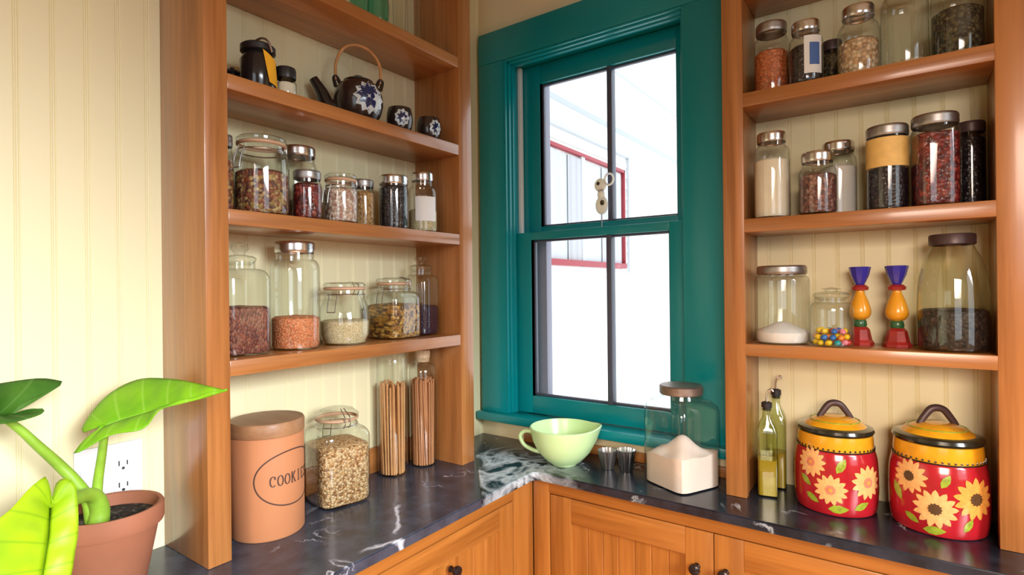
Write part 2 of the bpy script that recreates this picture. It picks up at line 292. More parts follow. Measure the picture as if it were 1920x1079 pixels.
class G:
    """collects geometry"""
    def __init__(s): s.V = []; s.F = []; s.I = []
    def add(s, V, F, mi=0):
        n = len(s.V); s.V += [tuple(v) for v in V]; s.F += [tuple(i+n for i in f) for f in F]; s.I += [mi]*len(F); return s
    def box(s, a, b, bev=.0015, mi=0):
        x0, y0, z0 = [min(p, q) for p, q in zip(a, b)]; x1, y1, z1 = [max(p, q) for p, q in zip(a, b)]
        bm = bmesh.new(); bmesh.ops.create_cube(bm, size=1)
        for v in bm.verts: v.co = Vector(((x0+x1)/2+v.co.x*(x1-x0), (y0+y1)/2+v.co.y*(y1-y0), (z0+z1)/2+v.co.z*(z1-z0)))
        bev = min(bev, .3*min(x1-x0, y1-y0, z1-z0))
        if bev > 0: bmesh.ops.bevel(bm, geom=bm.edges[:], offset=bev, segments=2, affect='EDGES', profile=.5)
        bm.verts.index_update()
        s.add([v.co.copy() for v in bm.verts], [tuple(v.index for v in f.verts) for f in bm.faces], mi); bm.free(); return s
    def lathe(s, prof, n=40, sq=None, cx=0, cy=0, cz=0, mi=0, close=False):
        V = []; F = []; m = len(prof)
        for i, (r, z) in enumerate(prof):
            p = sq[i] if sq else 2
            for k in range(n):
                a = 2*pi*k/n; c_, s_ = cos(a), sin(a)
                q = r/((abs(c_)**p+abs(s_)**p)**(1/p)) if p != 2 else r
                V.append((cx+q*c_, cy+q*s_, cz+z))
        lst = range(m if close else m-1)
        for i in lst:
            j = (i+1) % m
            for k in range(n):
                l = (k+1) % n; F.append((i*n+k, i*n+l, j*n+l, j*n+k))
        if not close:
            for i, fl in ((0, True), (m-1, False)):
                if prof[i][0] < 1e-6: pass
        return s.add(V, F, mi)
    def disc(s, r, z, n=40, p=2, cx=0, cy=0, mi=0):
        V = []
        for k in range(n):
            a = 2*pi*k/n; q = r/((abs(cos(a))**p+abs(sin(a))**p)**(1/p)) if p != 2 else r
            V.append((cx+q*cos(a), cy+q*sin(a), z))
        return s.add(V, [tuple(range(n))], mi)
    def tube(s, P, r, n=8, caps=True, mi=0, closed=False):
        P = [Vector(p) for p in P]; m = len(P); R = r if isinstance(r, (list, tuple)) else [r]*m
        V = []; F = []; prev = None
        for i in range(m):
            a = P[(i-1) % m] if (i or closed) else P[0]; b = P[(i+1) % m] if (i < m-1 or closed) else P[-1]
            t = (b-a).normalized()
            if prev is None:
                ref = Vector((0, 0, 1)) if abs(t.z) < .9 else Vector((1, 0, 0)); u = t.cross(ref).normalized()
            else: u = (prev-t*prev.dot(t)).normalized()
            prev = u; v = t.cross(u)
            for k in range(n):
                th = 2*pi*k/n; V.append(P[i]+u*cos(th)*R[i]+v*sin(th)*R[i])
        for i in range(m if closed else m-1):
            j = (i+1) % m
            for k in range(n):
                l = (k+1) % n; F.append((i*n+k, i*n+l, j*n+l, j*n+k))
        if caps and not closed: F += [tuple(range(n))[::-1], tuple((m-1)*n+k for k in range(n))]
        return s.add(V, F, mi)
    def ball(s, c, rx, ry, rz, n=12, m=8, mi=0):
        V = []; F = []
        for i in range(m+1):
            t = pi*i/m
            for k in range(n):
                a = 2*pi*k/n; V.append((c[0]+rx*sin(t)*cos(a), c[1]+ry*sin(t)*sin(a), c[2]+rz*cos(t)))
        for i in range(m):
            for k in range(n):
                l = (k+1) % n; F.append((i*n+k, (i+1)*n+k, (i+1)*n+l, i*n+l))
        return s.add(V, F, mi)
    def out(s, name, mats, parent=None, smooth=True, ang=38): 
        o = obj(name, s.V, s.F, mats, parent, smooth, ang, s.I)
        bm = bmesh.new(); bm.from_mesh(o.data); bmesh.ops.remove_doubles(bm, verts=bm.verts, dist=1e-6); bm.to_mesh(o.data); bm.free()
        return o
def bx(name, a, b, mat, parent=None, bev=.0015): return G().box(a, b, bev).out(name, mat, parent)
def cr(P, n=8):
    """smooth curve through points"""
    P = [Vector(p) for p in P]; Q = [P[0]*2-P[1]]+P+[P[-1]*2-P[-2]]; R = []
    for i in range(1, len(Q)-2):
        for k in range(n):
            t = k/n; a, b, c, d = Q[i-1:i+3]
            R.append(.5*((2*b)+(c-a)*t+(2*a-5*b+4*c-d)*t*t+(3*b-a-3*c+d)*t**3))
    return R+[P[-1]]
def circ(r, z, n=28, cx=0, cy=0): return [(cx+r*cos(2*pi*k/n), cy+r*sin(2*pi*k/n), z) for k in range(n)]
def resamp(P, n):
    L = [0]
    for a, b in zip(P, P[1:]): L.append(L[-1]+(b-a).length)
    R = []; j = 0
    for i in range(n):
        d = L[-1]*i/(n-1)
        while j < len(P)-2 and L[j+1] < d: j += 1
        t = (d-L[j])/max(1e-9, L[j+1]-L[j]); R.append(P[j].lerp(P[j+1], t))
    return R

# ------------------------------------------------------------------ room shell
ZC, ZF = 1.56, -.91
def bead_prism(name, u0, u1, spacing, depth, place, mat, z0=ZF, z1=ZC, phase=0, back=.1):
    P = [(u0, 0)]; u = u0+phase
    while u < u1-.012:
        for du, d in ((-.0045, 0), (-.003, depth), (-.0015, 0), (.0, .0006), (.0015, 0), (.003, depth), (.0045, 0)):
            if u0 < u+du < u1: P.append((u+du, d))
        u += spacing
    P += [(u1, 0), (u1, back), (u0, back)]
    n = len(P); V = [place(a, d, z) for z in (z0, z1) for a, d in P]
    F = [(i, (i+1) % n, n+(i+1) % n, n+i) for i in range(n)]+[tuple(range(n)), tuple(range(n, 2*n))]
    return V, F
def struct(o, kind='structure'): o['kind'] = kind; return o
V, F = bead_prism('wall', -3.4, .12, .0475, .0013, lambda u, d, z: (-d, u, z), None)
struct(obj('wall_left', V, F, M['cream'], smooth=False))
g = G()
WX0, WX1, WZ0, WZ1 = .115, .700, .058, 1.228
for a, b in (((0, -.015, ZF), (WX0, .11, ZC)), ((WX0, -.015, ZF), (WX1, .11, WZ0)), ((WX0, -.015, WZ1), (WX1, .11, ZC)), ((WX1, -.015, ZF), (.846, .11, ZC))): g.box(a, b, 0)
V, F = bead_prism('wall', .846, 3.2, .0495, .0015, lambda u, d, z: (u, .018+d, z), None, phase=.045)
g.add(V, F, 1)
struct(g.out('wall_back', [M['plaster'], M['cream']], smooth=False))
struct(bx('floor', (-.1, -3.5, ZF-.05), (3.3, .11, ZF), M['floor'], bev=0))
struct(bx('ceiling', (-.1, -3.5, ZC), (3.3, .11, ZC+.05), M['ceiling'], bev=0))
g = G()
for a, b in (((3.2, -3.5, ZF), (3.3, -2.2, ZC)), ((3.2, -1.04, ZF), (3.3, .11, ZC)), ((3.2, -2.2, ZF), (3.3, -1.04, 0)), ((3.2, -2.2, 1.45), (3.3, -1.04, ZC))): g.box(a, b, 0)
struct(g.out('wall_right', M['farwall'], smooth=False))
g = G()
for a, b in (((-.1, -3.5, ZF), (1.4, -3.4, ZC)), ((2.7, -3.5, ZF), (3.2, -3.4, ZC)), ((1.4, -3.5, ZF), (2.7, -3.4, 0)), ((1.4, -3.5, 1.45), (2.7, -3.4, ZC))): g.box(a, b, 0)
struct(g.out('wall_front', M['farwall'], smooth=False))

# window over the counter
win = bpy.data.objects.new('window_1', None); C.objects.link(win); win['kind'] = 'structure'
g = G()
g.box((.014, -.036, .083), (WX0, -.015, 1.228)).box((.698, -.036, .083), (.8225, -.015, 1.228)).box((.014, -.037, 1.228), (.8225, -.015, 1.331))
g.out('window_casing', M['teal'], win)
g = G()      # stepped stops round the opening
for d, y0, y1 in ((.006, -.034, -.012), (.012, -.022, .004), (.017, -.008, .008)):
    g.box((WX0, y0, .083), (WX0+d, y1, WZ1)).box((WX1-d, y0, .083), (WX1, y1, WZ1)).box((WX0, y0, WZ1-d), (WX1, y1, WZ1))
g.out('window_stop', M['teal'], win)
g = G()
g.box((WX0-.002, -.014, WZ0), (WX0+.002, .108, WZ1), 0).box((WX1-.002, -.014, WZ0), (WX1+.002, .108, WZ1), 0).box((WX0, -.014, WZ1-.002), (WX1, .108, WZ1+.002), 0)
g.out('window_jamb', M['teal'], win)
g = G().box((WX0, .043, .67), (WX0+.014, .058, WZ1-.004)).box((WX1-.014, .043, .67), (WX1, .058, WZ1-.004))
g.out('jamb_liner', M['white'], win)
g = G().box((.006, -.058, .055), (.8225, .012, .083), .005)
g.out('window_sill', M['teal'], win)
def sash(name, x0, x1, z0, z1, gx0, gx1, gz0, gz1, y0, y1, mxc):
    s = G(); s.box((x0, y0, z0), (gx0, y1, z1)).box((gx1, y0, z0), (x1, y1, z1)).box((gx0, y0, z0), (gx1, y1, gz0)).box((gx0, y0, gz1), (gx1, y1, z1))
    o = s.out(name, M['teal'], win)
    q = G(); ym = (y0+y1)/2; t = .0065          # putty line and muntin
    q.box((gx0, ym, gz0), (gx0+t, y1-.001, gz1)).box((gx1-t, ym, gz0), (gx1, y1-.001, gz1)).box((gx0, ym, gz0), (gx1, y1-.001, gz0+t)).box((gx0, ym, gz1-t), (gx1, y1-.001, gz1))
    q.box((mxc-.008, y0+.004, gz0), (mxc+.008, y1+.004, gz1))
    q.out('muntin', M['muntin'], o)
    for a, b in ((gx0+t, mxc-.008), (mxc+.008, gx1-t)): bx('pane', (a, ym+.002, gz0+t), (b, ym+.004, gz1-t), M['pane'], o, 0)
sash('upper_sash', .118, .697, .655, 1.224, .194, .649, .690, 1.162, .060, .088, .440)
sash('lower_sash', .118, .697, .084, .668, .185, .640, .140, .643, .012, .040, .456)
g = G().box((WX0, .092, WZ0), (WX0+.078, .125, WZ1)).box((WX1-.02, .092, WZ0), (WX1, .125, WZ1)).box((WX0, .092, WZ1-.02), (WX1, .125, WZ1)).box((WX0, .092, WZ0), (WX1, .14, WZ0+.05))
g.out('storm_frame', M['greyext'], win)
# trim: wooden splash strips at the back of the counter
struct(bx('trim_1', (.175, -.028, 0), (.8225, -.0155, .026), W['x']))

# ------------------------------------------------------------------ neighbouring house outside
nb = empty('neighbouring_house', (-1.2, 3.4, ZF), 'white sided neighbouring house with a red framed window, seen outside through the sash window', 'house')
z0 = -ZF
g = G(); k = 0
zz = 0
while zz < 3.15:      # clapboards
    g.add([(0, -3, zz), (.012, -3, zz), (0, -3, zz+.11), (0, 5, zz), (.012, 5, zz), (0, 5, zz+.11)], [(0, 3, 4, 1), (1, 4, 5, 2), (0, 1, 2), (3, 5, 4)]); zz += .11
g.box((-.2, -3, 0), (0, 5, 3.2), 0)
g.out('siding_wall', M['siding'], nb, smooth=False)
bx('soffit', (-.2, -3, 3.0), (.34, 5, 3.04), M['siding'], nb, 0)
bx('frieze_board', (0, -3, 2.965), (.03, 5, 3.0), M['greytrim'], nb, 0)
bx('fascia', (.34, -3, 3.0), (.36, 5, 3.22), M['siding'], nb, 0)
G().box((.36, -3, 3.23), (.40, 5, 3.27), .01).out('gutter', M['greytrim'], nb)
G().add([(-.2, -3, 3.9), (.36, -3, 3.26), (.36, 5, 3.26), (-.2, 5, 3.9), (-.2, -3, 3.2), (-.2, 5, 3.2)], [(0, 1, 2, 3), (0, 4, 1), (3, 2, 5)]).out('roof', M['greytrim'], nb, smooth=False)
wz0, wz1 = .675-ZF, 1.68-ZF
wn = bx('window', (.0, -1.9, wz0+.05), (.02, .36, wz1-.05), M['greytrim'], nb, 0)
wn['label'] = 'red framed window with pale curtains'
g = G().box((.0, -1.95, wz0), (.06, .40, wz0+.05)).box((0, -1.95, wz1-.03), (.05, .40, wz1)).box((0, .38, wz0), (.05, .40, wz1)).box((0, -1.95, wz0), (.05, -1.9, wz1))
g.out('red_frame', M['redtrim'], wn)
g = G().box((0, -2.05, wz1+.15), (.045, .56, wz1+.18)).box((0, .53, wz0-.04), (.035, .56, wz1+.19)).box((0, -.52, wz0), (.045, -.46, wz1), .001)
g.out('window_trim', M['greytrim'], wn)
for (a, b) in ((-1.8, -.9), (-.75, -.52), (-.1, .3)):
    V = []; F = []; n = 24
    for i in range(n+1):
        y = a+(b-a)*i/n; x = .03+.008*sin(i*1.9)
        V += [(x, y, wz0+.05), (x, y, wz1-.05)]
        if i: F.append((2*i-2, 2*i, 2*i+1, 2*i-1))
    obj('curtain', V, F, M['curtain'], wn)

# ------------------------------------------------------------------ counters and cabinets
OV = .362
g = G()
def slab(name, poly, z0, z1, mat):
    bm = bmesh.new(); f = bm.faces.new([bm.verts.new((x, y, z0)) for x, y in poly])
    r = bmesh.ops.extrude_face_region(bm, geom=[f])
    for v in r['geom']:
        if isinstance(v, bmesh.types.BMVert): v.co.z = z1
    bmesh.ops.recalc_face_normals(bm, faces=bm.faces)
    bmesh.ops.bevel(bm, geom=[e for e in bm.edges if all(abs(v.co.z-z1) < 1e-6 for v in e.verts)], offset=.0025, segments=2, affect='EDGES')
    me = bpy.data.meshes.new(name); bm.to_mesh(me); bm.free(); fin(me, mat, True, 35)
    o = bpy.data.objects.new(name, me); C.objects.link(o); return o
tag(slab('countertop', [(.001, -2.6), (OV, -2.6), (OV, -.4775), (.001, -.0735)], -.021, 0, M['stoneL']), 'grey soapstone slab with thin white veins under the cookie canister and oats jar', 'countertop', None)
tag(slab('countertop', [(.001, -.0725), (OV, -.4765), (OV, -.262), (.374, -.251), (2.6, -.251), (2.6, .016), (.848, .016), (.844, -.0155), (.001, -.0155)], -.021, 0, M['stoneR']), 'black soapstone slab with heavy white veining in the corner under the window', 'countertop', None)

def knob(loc, axis, parent):
    g = G().lathe([(0, 0), (.0075, 0), (.006, .006), (.0055, .010), (.0105, .014), (.0125, .019), (.0115, .024), (.006, .027), (0, .0275)], 24)
    o = g.out('knob', M['knob'], parent); o.location = loc
    o.rotation_euler = (0, radians(90), 0) if axis == 'x' else (radians(90), 0, 0)
def panel_door(name, parent, lo, hi, z0, z1, face, axis, rail=.055):
    """inset frame-and-beadboard door; axis = horizontal direction the door runs along"""
    def P(u, d, z): return (u, face+d, z) if axis == 'x' else (face-d, u, z)
    st = rail; o = bx(name, P(lo+.003, .0195, z0+.003), P(hi-.003, .021, z1-.003), CW['z'], parent, 0)
    for ua in (lo, hi-st): bx('door_stile', P(ua, 0, z0), P(ua+st, .019, z1), CW['z'], o, .0012)
    for za in (z1-st, z0): bx('door_rail', P(lo+st, .0002, za), P(hi-st, .019, za+st), CW[axis], o, .0012)
    n = max(3, round((hi-lo-2*st)/.045)); wdt = (hi-lo-2*st)/n
    V, F = [], []; PR = [(lo+st, 0)]
    for i in range(1, n):
        u = lo+st+i*wdt; PR += [(u-.002, 0), (u, .002), (u+.002, 0)]
    PR += [(hi-st, 0), (hi-st, .008), (lo+st, .008)]
    m = len(PR); V = [P(u, .010+d, z) for z in (z0+st, z1-st) for u, d in PR]
    F = [(i, (i+1) % m, m+(i+1) % m, m+i) for i in range(m)]+[tuple(range(m)), tuple(range(m, 2*m))]
    obj('bead_panel', V, F, CW['z'], o, smooth=False)
    return o
cl = empty('base_cabinet', (0, 0, 0), 'cherry base cabinet under the cookie canister side, one dark knob showing', 'cabinet', 'cherry base cabinets')
fx = .345
bx('carcass', (.002, -2.6, ZF+.09), (fx-.022, -.0735, -.0225), CW['y'], cl, 0)
for za, zb in ((-.055, -.0225), (ZF+.1, ZF+.14)): bx('frame_rail', (fx-.02, -2.6, za), (fx, -.2365, zb), CW['y'], cl)
for a, b in ((-.325, -.2365), (-1.0, -.95), (-1.7, -1.65)): bx('frame_stile', (fx-.0198, a, ZF+.1), (fx+.0002, b, -.0225), CW['z'], cl)
d = panel_door('door', cl, -.947, -.328, ZF+.143, -.058, fx-.001, 'y'); knob((fx, -.568, -.131), 'x', d)
panel_door('door', cl, -1.647, -1.003, ZF+.143, -.058, fx-.001, 'y')
bx('toe_kick', (.01, -2.6, ZF), (fx-.08, -.1, ZF+.09), CW['y'], cl, 0)
cr_ = empty('base_cabinet', (0, 0, 0), 'cherry base cabinet under the window and canisters, two dark knobs side by side', 'cabinet', 'cherry base cabinets')
fy = -.235
bx('carcass', (fx+.001, fy+.022, ZF+.09), (2.6, -.016, -.0225), CW['x'], cr_, 0)
for za, zb in ((-.055, -.0225), (ZF+.1, ZF+.14)): bx('frame_rail', (fx+.001, fy, za), (2.6, fy+.02, zb), CW['x'], cr_)
for a, b in ((fx+.001, .396), (1.242, 1.29), (1.9, 1.95)): bx('frame_stile', (a, fy-.0002, ZF+.1), (b, fy+.0198, -.0225), CW['z'], cr_)
d = panel_door('door', cr_, .399, .8185, ZF+.143, -.058, fy+.001, 'x', .062); knob((.783, fy, -.139), 'y', d)
d = panel_door('door', cr_, .8205, 1.239, ZF+.143, -.058, fy+.001, 'x', .062); knob((.845, fy, -.135), 'y', d)
panel_door('door', cr_, 1.293, 1.897, ZF+.143, -.058, fy+.001, 'x', .062)
bx('toe_kick', (fx+.001, fy+.08, ZF), (2.6, -.02, ZF+.09), CW['x'], cr_, 0)

# ------------------------------------------------------------------ shelving units
XL, YA, YB, YC, YD = .1705, -1.0026, -.9608, -.3218, -.2683
ul = empty('shelving_unit', (0, 0, 0), 'cherry shelving unit on the grey slab, holding teapot, jars and spaghetti', 'shelves', 'cherry shelving units')
bx('side_panel', (.0008, YA, .0003), (XL, YB, ZC-.002), W['z'], ul)
bx('side_panel', (.0008, YC, .0003), (XL, YD, ZC-.002), W['z'], ul)
for z0, z1 in ((.3329, .3618), (.6095, .6381), (.8564, .8848), (1.0984, 1.1272), (1.42, 1.449)):
    bx('shelf', (.0008, YB, z0), (XL-.0006, YC, z1), W['y'], ul)
bx('back_strip', (.0008, YB, .0003), (.0125, YC, .066), W['y'], ul)
YR, XA, XB, XC, YBK = -.1407, .8234, .8693, 1.3057, .0175
ur = empty('shelving_unit', (0, 0, 0), 'cherry shelving unit beside the window, holding painted canisters and candlesticks', 'shelves', 'cherry shelving units')
bx('stile', (XA, YR, .0003), (XB, YR+.02, ZC-.002), W['z'], ur); bx('stile', (XC, YR, .0003), (XC+.075, YR+.02, ZC-.002), W['z'], ur)
bx('side_panel', (.847, YR+.0202, .0003), (XB-.004, YBK, ZC-.002), W['z'], ur); bx('side_panel', (XC+.004, YR+.0202, .0003), (XC+.03, YBK, ZC-.002), W['z'], ur)
for z0, z1 in ((.3275, .3548), (.6103, .6411), (.8976, .9294), (1.163, 1.193)):
    bx('shelf', (XB-.0038, YR+.0008, z0), (XC+.0038, YBK, z1), W['x'], ur)

# ------------------------------------------------------------------ jars
S = {'S0': 1.1272, 'S1': .8848, 'S2': .6381, 'S3': .3618, 'C': 0, 'RA': .9294, 'RB': .6411, 'RC': .3548}
def view(x, y): return atan2(CAM.y-y, CAM.x-x)     # direction a jar's printed side faces
def contents(name, label, cat, x, y, z, r, z0, z1, mat, sq=2, rz=0, top=.004, n=44, prof=None, group=None):
    g = G(); rr = prof or [(0, z0), (r*.93, z0), (r, z0+.006), (r, z1-.004)]
    p = [a for a in rr]; sl = [sq]*len(p)
    for t in (.85, .6, .3, 0): p.append((r*t if not prof else prof[-1][0]*t, z1+top*(1-t)*random.uniform(.6, 1.2))); sl.append(sq)
    g.lathe(p, n, sl); o = g.out(name, mat); o.location = (x, y, z); o.rotation_euler = (0, 0, rz)
    return tag(o, label, cat, group, 'stuff')
def jar(name, label, x, y, sh, r, h, lid='screw', lidmat='steel', neck=.8, hs=.74, sq=2, rz=0, gl='jar', fill=(), lid_h=.02, cat='jar', group=None, prof=None, lidr=None, paper=None):
    z = S[sh]; t = empty(name, (x, y, z+.0004), label, cat, group, rz)
    rn = r*neck; hl = h-lid_h*(1 if lid in ('screw', 'cap') else 0)
    if lid in ('bail', 'stopper', 'none', 'cork'): hl = h*.83 if lid == 'stopper' else (h*.87 if lid == 'bail' else h)
    sh_ = hl*hs
    if prof is None:
        body = [(r*.86, .0), (r*.96, .003), (r, .010), (r, sh_)]
        for k in range(1, 6):
            a = pi/2*k/5; body.append((rn+(r-rn)*cos(a), sh_+(hl-sh_)*.6*sin(a)))
        body += [(rn, hl)]
        sqs = [sq]*4+[2+(sq-2)*cos(pi/2*k/5) for k in range(1, 6)]+[2]
    else: body = prof; sqs = [sq]*len(prof); sh_ = hl*.8
    g = G().lathe([(0.0, .0)]+body, 44, [2]+sqs); g.out('jar_body', M[gl], t)
    lr = lidr or rn*1.06
    if lid == 'screw':
        l = G().lathe([(lr*.97, h-lid_h-.002), (lr, h-lid_h), (lr*1.01, h-lid_h*.75), (lr, h-lid_h*.5), (lr*1.01, h-lid_h*.3), (lr, h-.003), (lr*.95, h), (lr*.85, h-.001), (0, h-.001)], 40); l.out('lid', M[lidmat], t)
    elif lid == 'cap':
        l = G().lathe([(lr, h-lid_h), (lr*1.02, h-lid_h*.9), (lr*1.02, h-.004), (lr*.95, h), (0, h+.0005)], 40); l.out('lid', M[lidmat], t)
    elif lid == 'bail':
        rim = G().lathe([(rn, hl), (rn*1.08, hl+.002), (rn*1.08, hl+.006), (rn, hl+.008)], 36); rim.out('gasket', M['rubber'], t)
        l = G().lathe([(rn*1.08, hl+.009), (rn*1.09, hl+.014), (rn*.98, hl+.018), (rn*.8, h-.003), (rn*.55, h), (0, h-.002)], 36); l.out('lid', M['jar'], t)
        wv = G().tube(circ(rn*1.04, hl-.010), .0014, 6, closed=True)
        v = 0
        for s_ in (-1, 1):
            wv.tube([(rn*1.06, s_*.006, hl-.012), (rn*1.25, s_*.006, hl-.002), (rn*1.2, s_*.006, hl+.013), (rn*.6, s_*.004, h+.001)], .0012, 6)
            wv.tube([(-rn*1.05, s_*.010, hl-.010), (-rn*1.22, s_*.010, hl-.03), (-rn*1.30, s_*.010, hl-.05)], .0012, 6)
        wv.tube([(-rn*1.30, -.010, hl-.05), (-rn*1.30, .010, hl-.05)], .0012, 6)
        wv.out('wire_bail', M['wire'], t)
    elif lid == 'stopper':
        l = G().lathe([(rn*.7, hl-.008), (rn*1.05, hl), (rn*1.1, hl+.006), (rn*.9, hl+.010), (rn*.35, hl+.013), (rn*.4, hl+.018), (rn*.62, (hl+h)/2+.006), (rn*.5, h-.003), (0, h)], 36); l.out('lid', M['jar'], t)
    elif lid == 'cork':
        l = G().lathe([(rn*.9, h-.012), (rn*.98, h+.001), (rn*1.05, h+.012), (rn*1.0, h+.02), (0, h+.02)], 30); l.out('cork', M['corkm'], t)
    if paper:
        m_, za, zb, phi, arc = paper[:5]; V = []; F = []; n = 14; a0 = view(x, y)-rz+phi
        for i in range(n+1):
            a = a0-arc/2+arc*i/n; q = (r+.0009)
            if sq != 2: q = q/((abs(cos(a))**sq+abs(sin(a))**sq)**(1/sq))
            V += [(q*cos(a), q*sin(a), za), (q*cos(a), q*sin(a), zb)]
            if i: F.append((2*i-2, 2*i, 2*i+1, 2*i-1))
        obj('paper_label', V, F, M[m_], t)
    rc = r*.955
    for f in fill:
        nm, lb, ct, za, zb, mt = f[:6]; top = f[6] if len(f) > 6 else .004
        contents(nm, lb, ct, x, y, z+.0004, rc, za, zb, M[mt], sq, rz, top)
    return t
PR = 'jars on the shelf under the teapot'
# shelf under the teapot (front row, from the near side panel to the far one)
jar('spice_jar', 'dark spice jar half hidden behind the near side panel, beside the big clamp-lid jar', .100, -.935, 'S2', .0195, .150, 'screw', 'zinc', .85, fill=[('dried_spice', 'dark dried spice filling the half hidden jar by the side panel', 'spice', .004, .10, 'mix')], group=PR)
jar('clamp_lid_jar', 'large round clamp-lid jar of mixed spices, biggest on the shelf below the teapot', .108, -.860, 'S2', .052, .161, 'bail', neck=.84, hs=.74, rz=view(.108, -.86)+2.2, fill=[('mixed_spices', 'red and yellow mixed spices in the large clamp-lid jar', 'spice', .004, .088, 'mix', .01)], group=PR)
jar('storage_jar', 'clear jar with a flat metal lid standing behind the small red spice jar', .052, -.739, 'S2', .040, .172, 'screw', 'steel', .86, fill=[('dried_peas', 'pale dried grain low in the jar behind the red spice jar', 'grain', .004, .05, 'pink')], group=PR)
jar('spice_jar', 'small narrow jar of dark red spice beside the large clamp-lid jar', .127, -.769, 'S2', .0305, .104, 'screw', 'zinc', .88, fill=[('red_spice', 'dark red spice filling the narrow jar beside the clamp-lid jar', 'spice', .004, .076, 'redbean')], lid_h=.016, group=PR)
jar('storage_jar', 'short jar of pale speckled beans with a clear domed clamp lid', .125, -.681, 'S2', .0375, .107, 'bail', neck=.86, rz=view(.125, -.68)+2.2, fill=[('pale_beans', 'pale speckled beans in the short clamp-lid jar', 'beans', .004, .078, 'pink')], group=PR)
jar('spice_jar', 'slim jar of amber spice between the pale beans and the black beans', .098, -.595, 'S2', .0275, .115, 'screw', 'zinc', .86, fill=[('amber_spice', 'amber spice in the slim jar next to the black beans', 'spice', .004, .085, 'spice')], lid_h=.016, group=PR)
jar('storage_jar', 'jar packed with black beans under a silver lid, below the teacups', .120, -.517, 'S2', .0365, .134, 'screw', 'steel', .93, hs=.86, fill=[('black_beans', 'black beans filling the silver-lidded jar below the teacups', 'beans', .004, .106, 'blackb')], group=PR)
jar('storage_jar', 'jar with a white paper label and metal lid, nearest the far side panel', .120, -.414, 'S2', .0385, .158, 'screw', 'steel', .72, hs=.72, fill=[('pale_seeds', 'pale seeds inside the white labelled jar', 'seeds', .004, .06, 'creamgr')], paper=('paper', .028, .092, .25, 1.5), group=PR)
# shelf with the tall jars
PT = 'jars on the lowest left-wall shelf'
jar('square_jar', 'square glass-stoppered jar of dark red rice against the near side panel', .086, -.896, 'S3', .046, .223, 'stopper', neck=.62, hs=.80, sq=6, rz=radians(-4), fill=[('red_rice', 'dark red rice half filling the square stoppered jar', 'rice', .004, .095, 'redrice')], group=PT)
jar('mason_jar', 'tall round jar of orange lentils with a silver screw lid', .088, -.774, 'S3', .051, .231, 'screw', 'steel', .76, hs=.80, fill=[('red_lentils', 'orange lentils in the bottom of the tall silver-lidded jar', 'lentils', .004, .070, 'lentil')], lid_h=.022, group=PT)
jar('cookie_jar', 'squat bulging jar of cream couscous with a flat clear lid', .095, -.650, 'S3', .0575, .144, 'bail', lid_h=.02, rz=view(.095, -.65)+2.6, prof=[(.042, 0), (.050, .004), (.0565, .022), (.0575, .055), (.055, .085), (.046, .104), (.044, .125)], neck=.77, fill=(), group=PT)
contents('couscous', 'cream couscous half filling the squat bulging jar', 'grain', .095, -.65, S['S3']+.0004, .054, .004, .056, M['creamgr'], prof=[(0, .003), (.045, .004), (.053, .022), (.0545, .053)])
jar('square_jar', 'square clamp-lid jar of broken golden noodles', .080, -.483, 'S3', .056, .157, 'bail', neck=.74, hs=.72, sq=6, rz=radians(4), fill=[('noodle_pieces', 'broken golden noodles filling the square clamp-lid jar', 'pasta', .004, .088, 'pasta')], group=PT)
jar('square_jar', 'tall glass-stoppered jar of black rice beside the far side panel', .072, -.375, 'S3', .041, .219, 'stopper', neck=.7, hs=.78, sq=4, rz=radians(10), fill=[('black_rice', 'black rice low in the tall stoppered jar by the far panel', 'rice', .004, .080, 'purple')], group=PT)
# counter
JO = jar('square_jar', 'square clamp-lid jar of oats standing beside the cookie canister', .086, -.668, 'C', .0605, .214, 'bail', neck=.74, hs=.80, sq=6, rz=radians(-12), fill=[('rolled_oats', 'rolled oats filling the square jar beside the cookie canister', 'oats', .004, .135, 'oats', .006)])
def noodles(x, y, r, h, mat, name, label, seed):
    rnd = random.Random(seed); g = G()
    pts = [(0, 0)]; k = 0
    for ring, cnt in ((.25, 5), (.5, 11), (.74, 17), (.95, 24)):
        for i in range(cnt): a = 2*pi*i/cnt+rnd.random()*.2; pts.append((ring*cos(a), ring*sin(a)))
    for px, py in pts:
        tw = rnd.uniform(-.32, .32); ln = h*rnd.uniform(.93, 1.0); q = r*.86
        tx, ty = px*cos(tw)-py*sin(tw), px*sin(tw)+py*cos(tw)
        g.tube([(px*q*.95, py*q*.95, .004), (tx*q+rnd.uniform(-.003, .003), ty*q, ln)], .0028, 5)
    o = g.out(name, mat); o.location = (x, y, .0004); return tag(o, label, 'pasta', None, 'stuff')
t = jar('spaghetti_jar', 'tall open cylinder jar of tan noodles, beside the oats', .056, -.470, 'C', .040, .306, 'none', neck=.98, hs=.95)
noodles(.056, -.470, .037, .245, M['noodle'], 'long_noodles', 'long tan noodles standing in the open cylinder jar', 3)
jar('spaghetti_jar', 'tall corked bottle of brown spaghetti next to the far side panel', .070, -.370, 'C', .0375, .298, 'cork', neck=.55, hs=.86)
noodles(.070, -.370, .034, .243, M['noodle2'], 'spaghetti', 'brown spaghetti standing inside the corked bottle', 5)
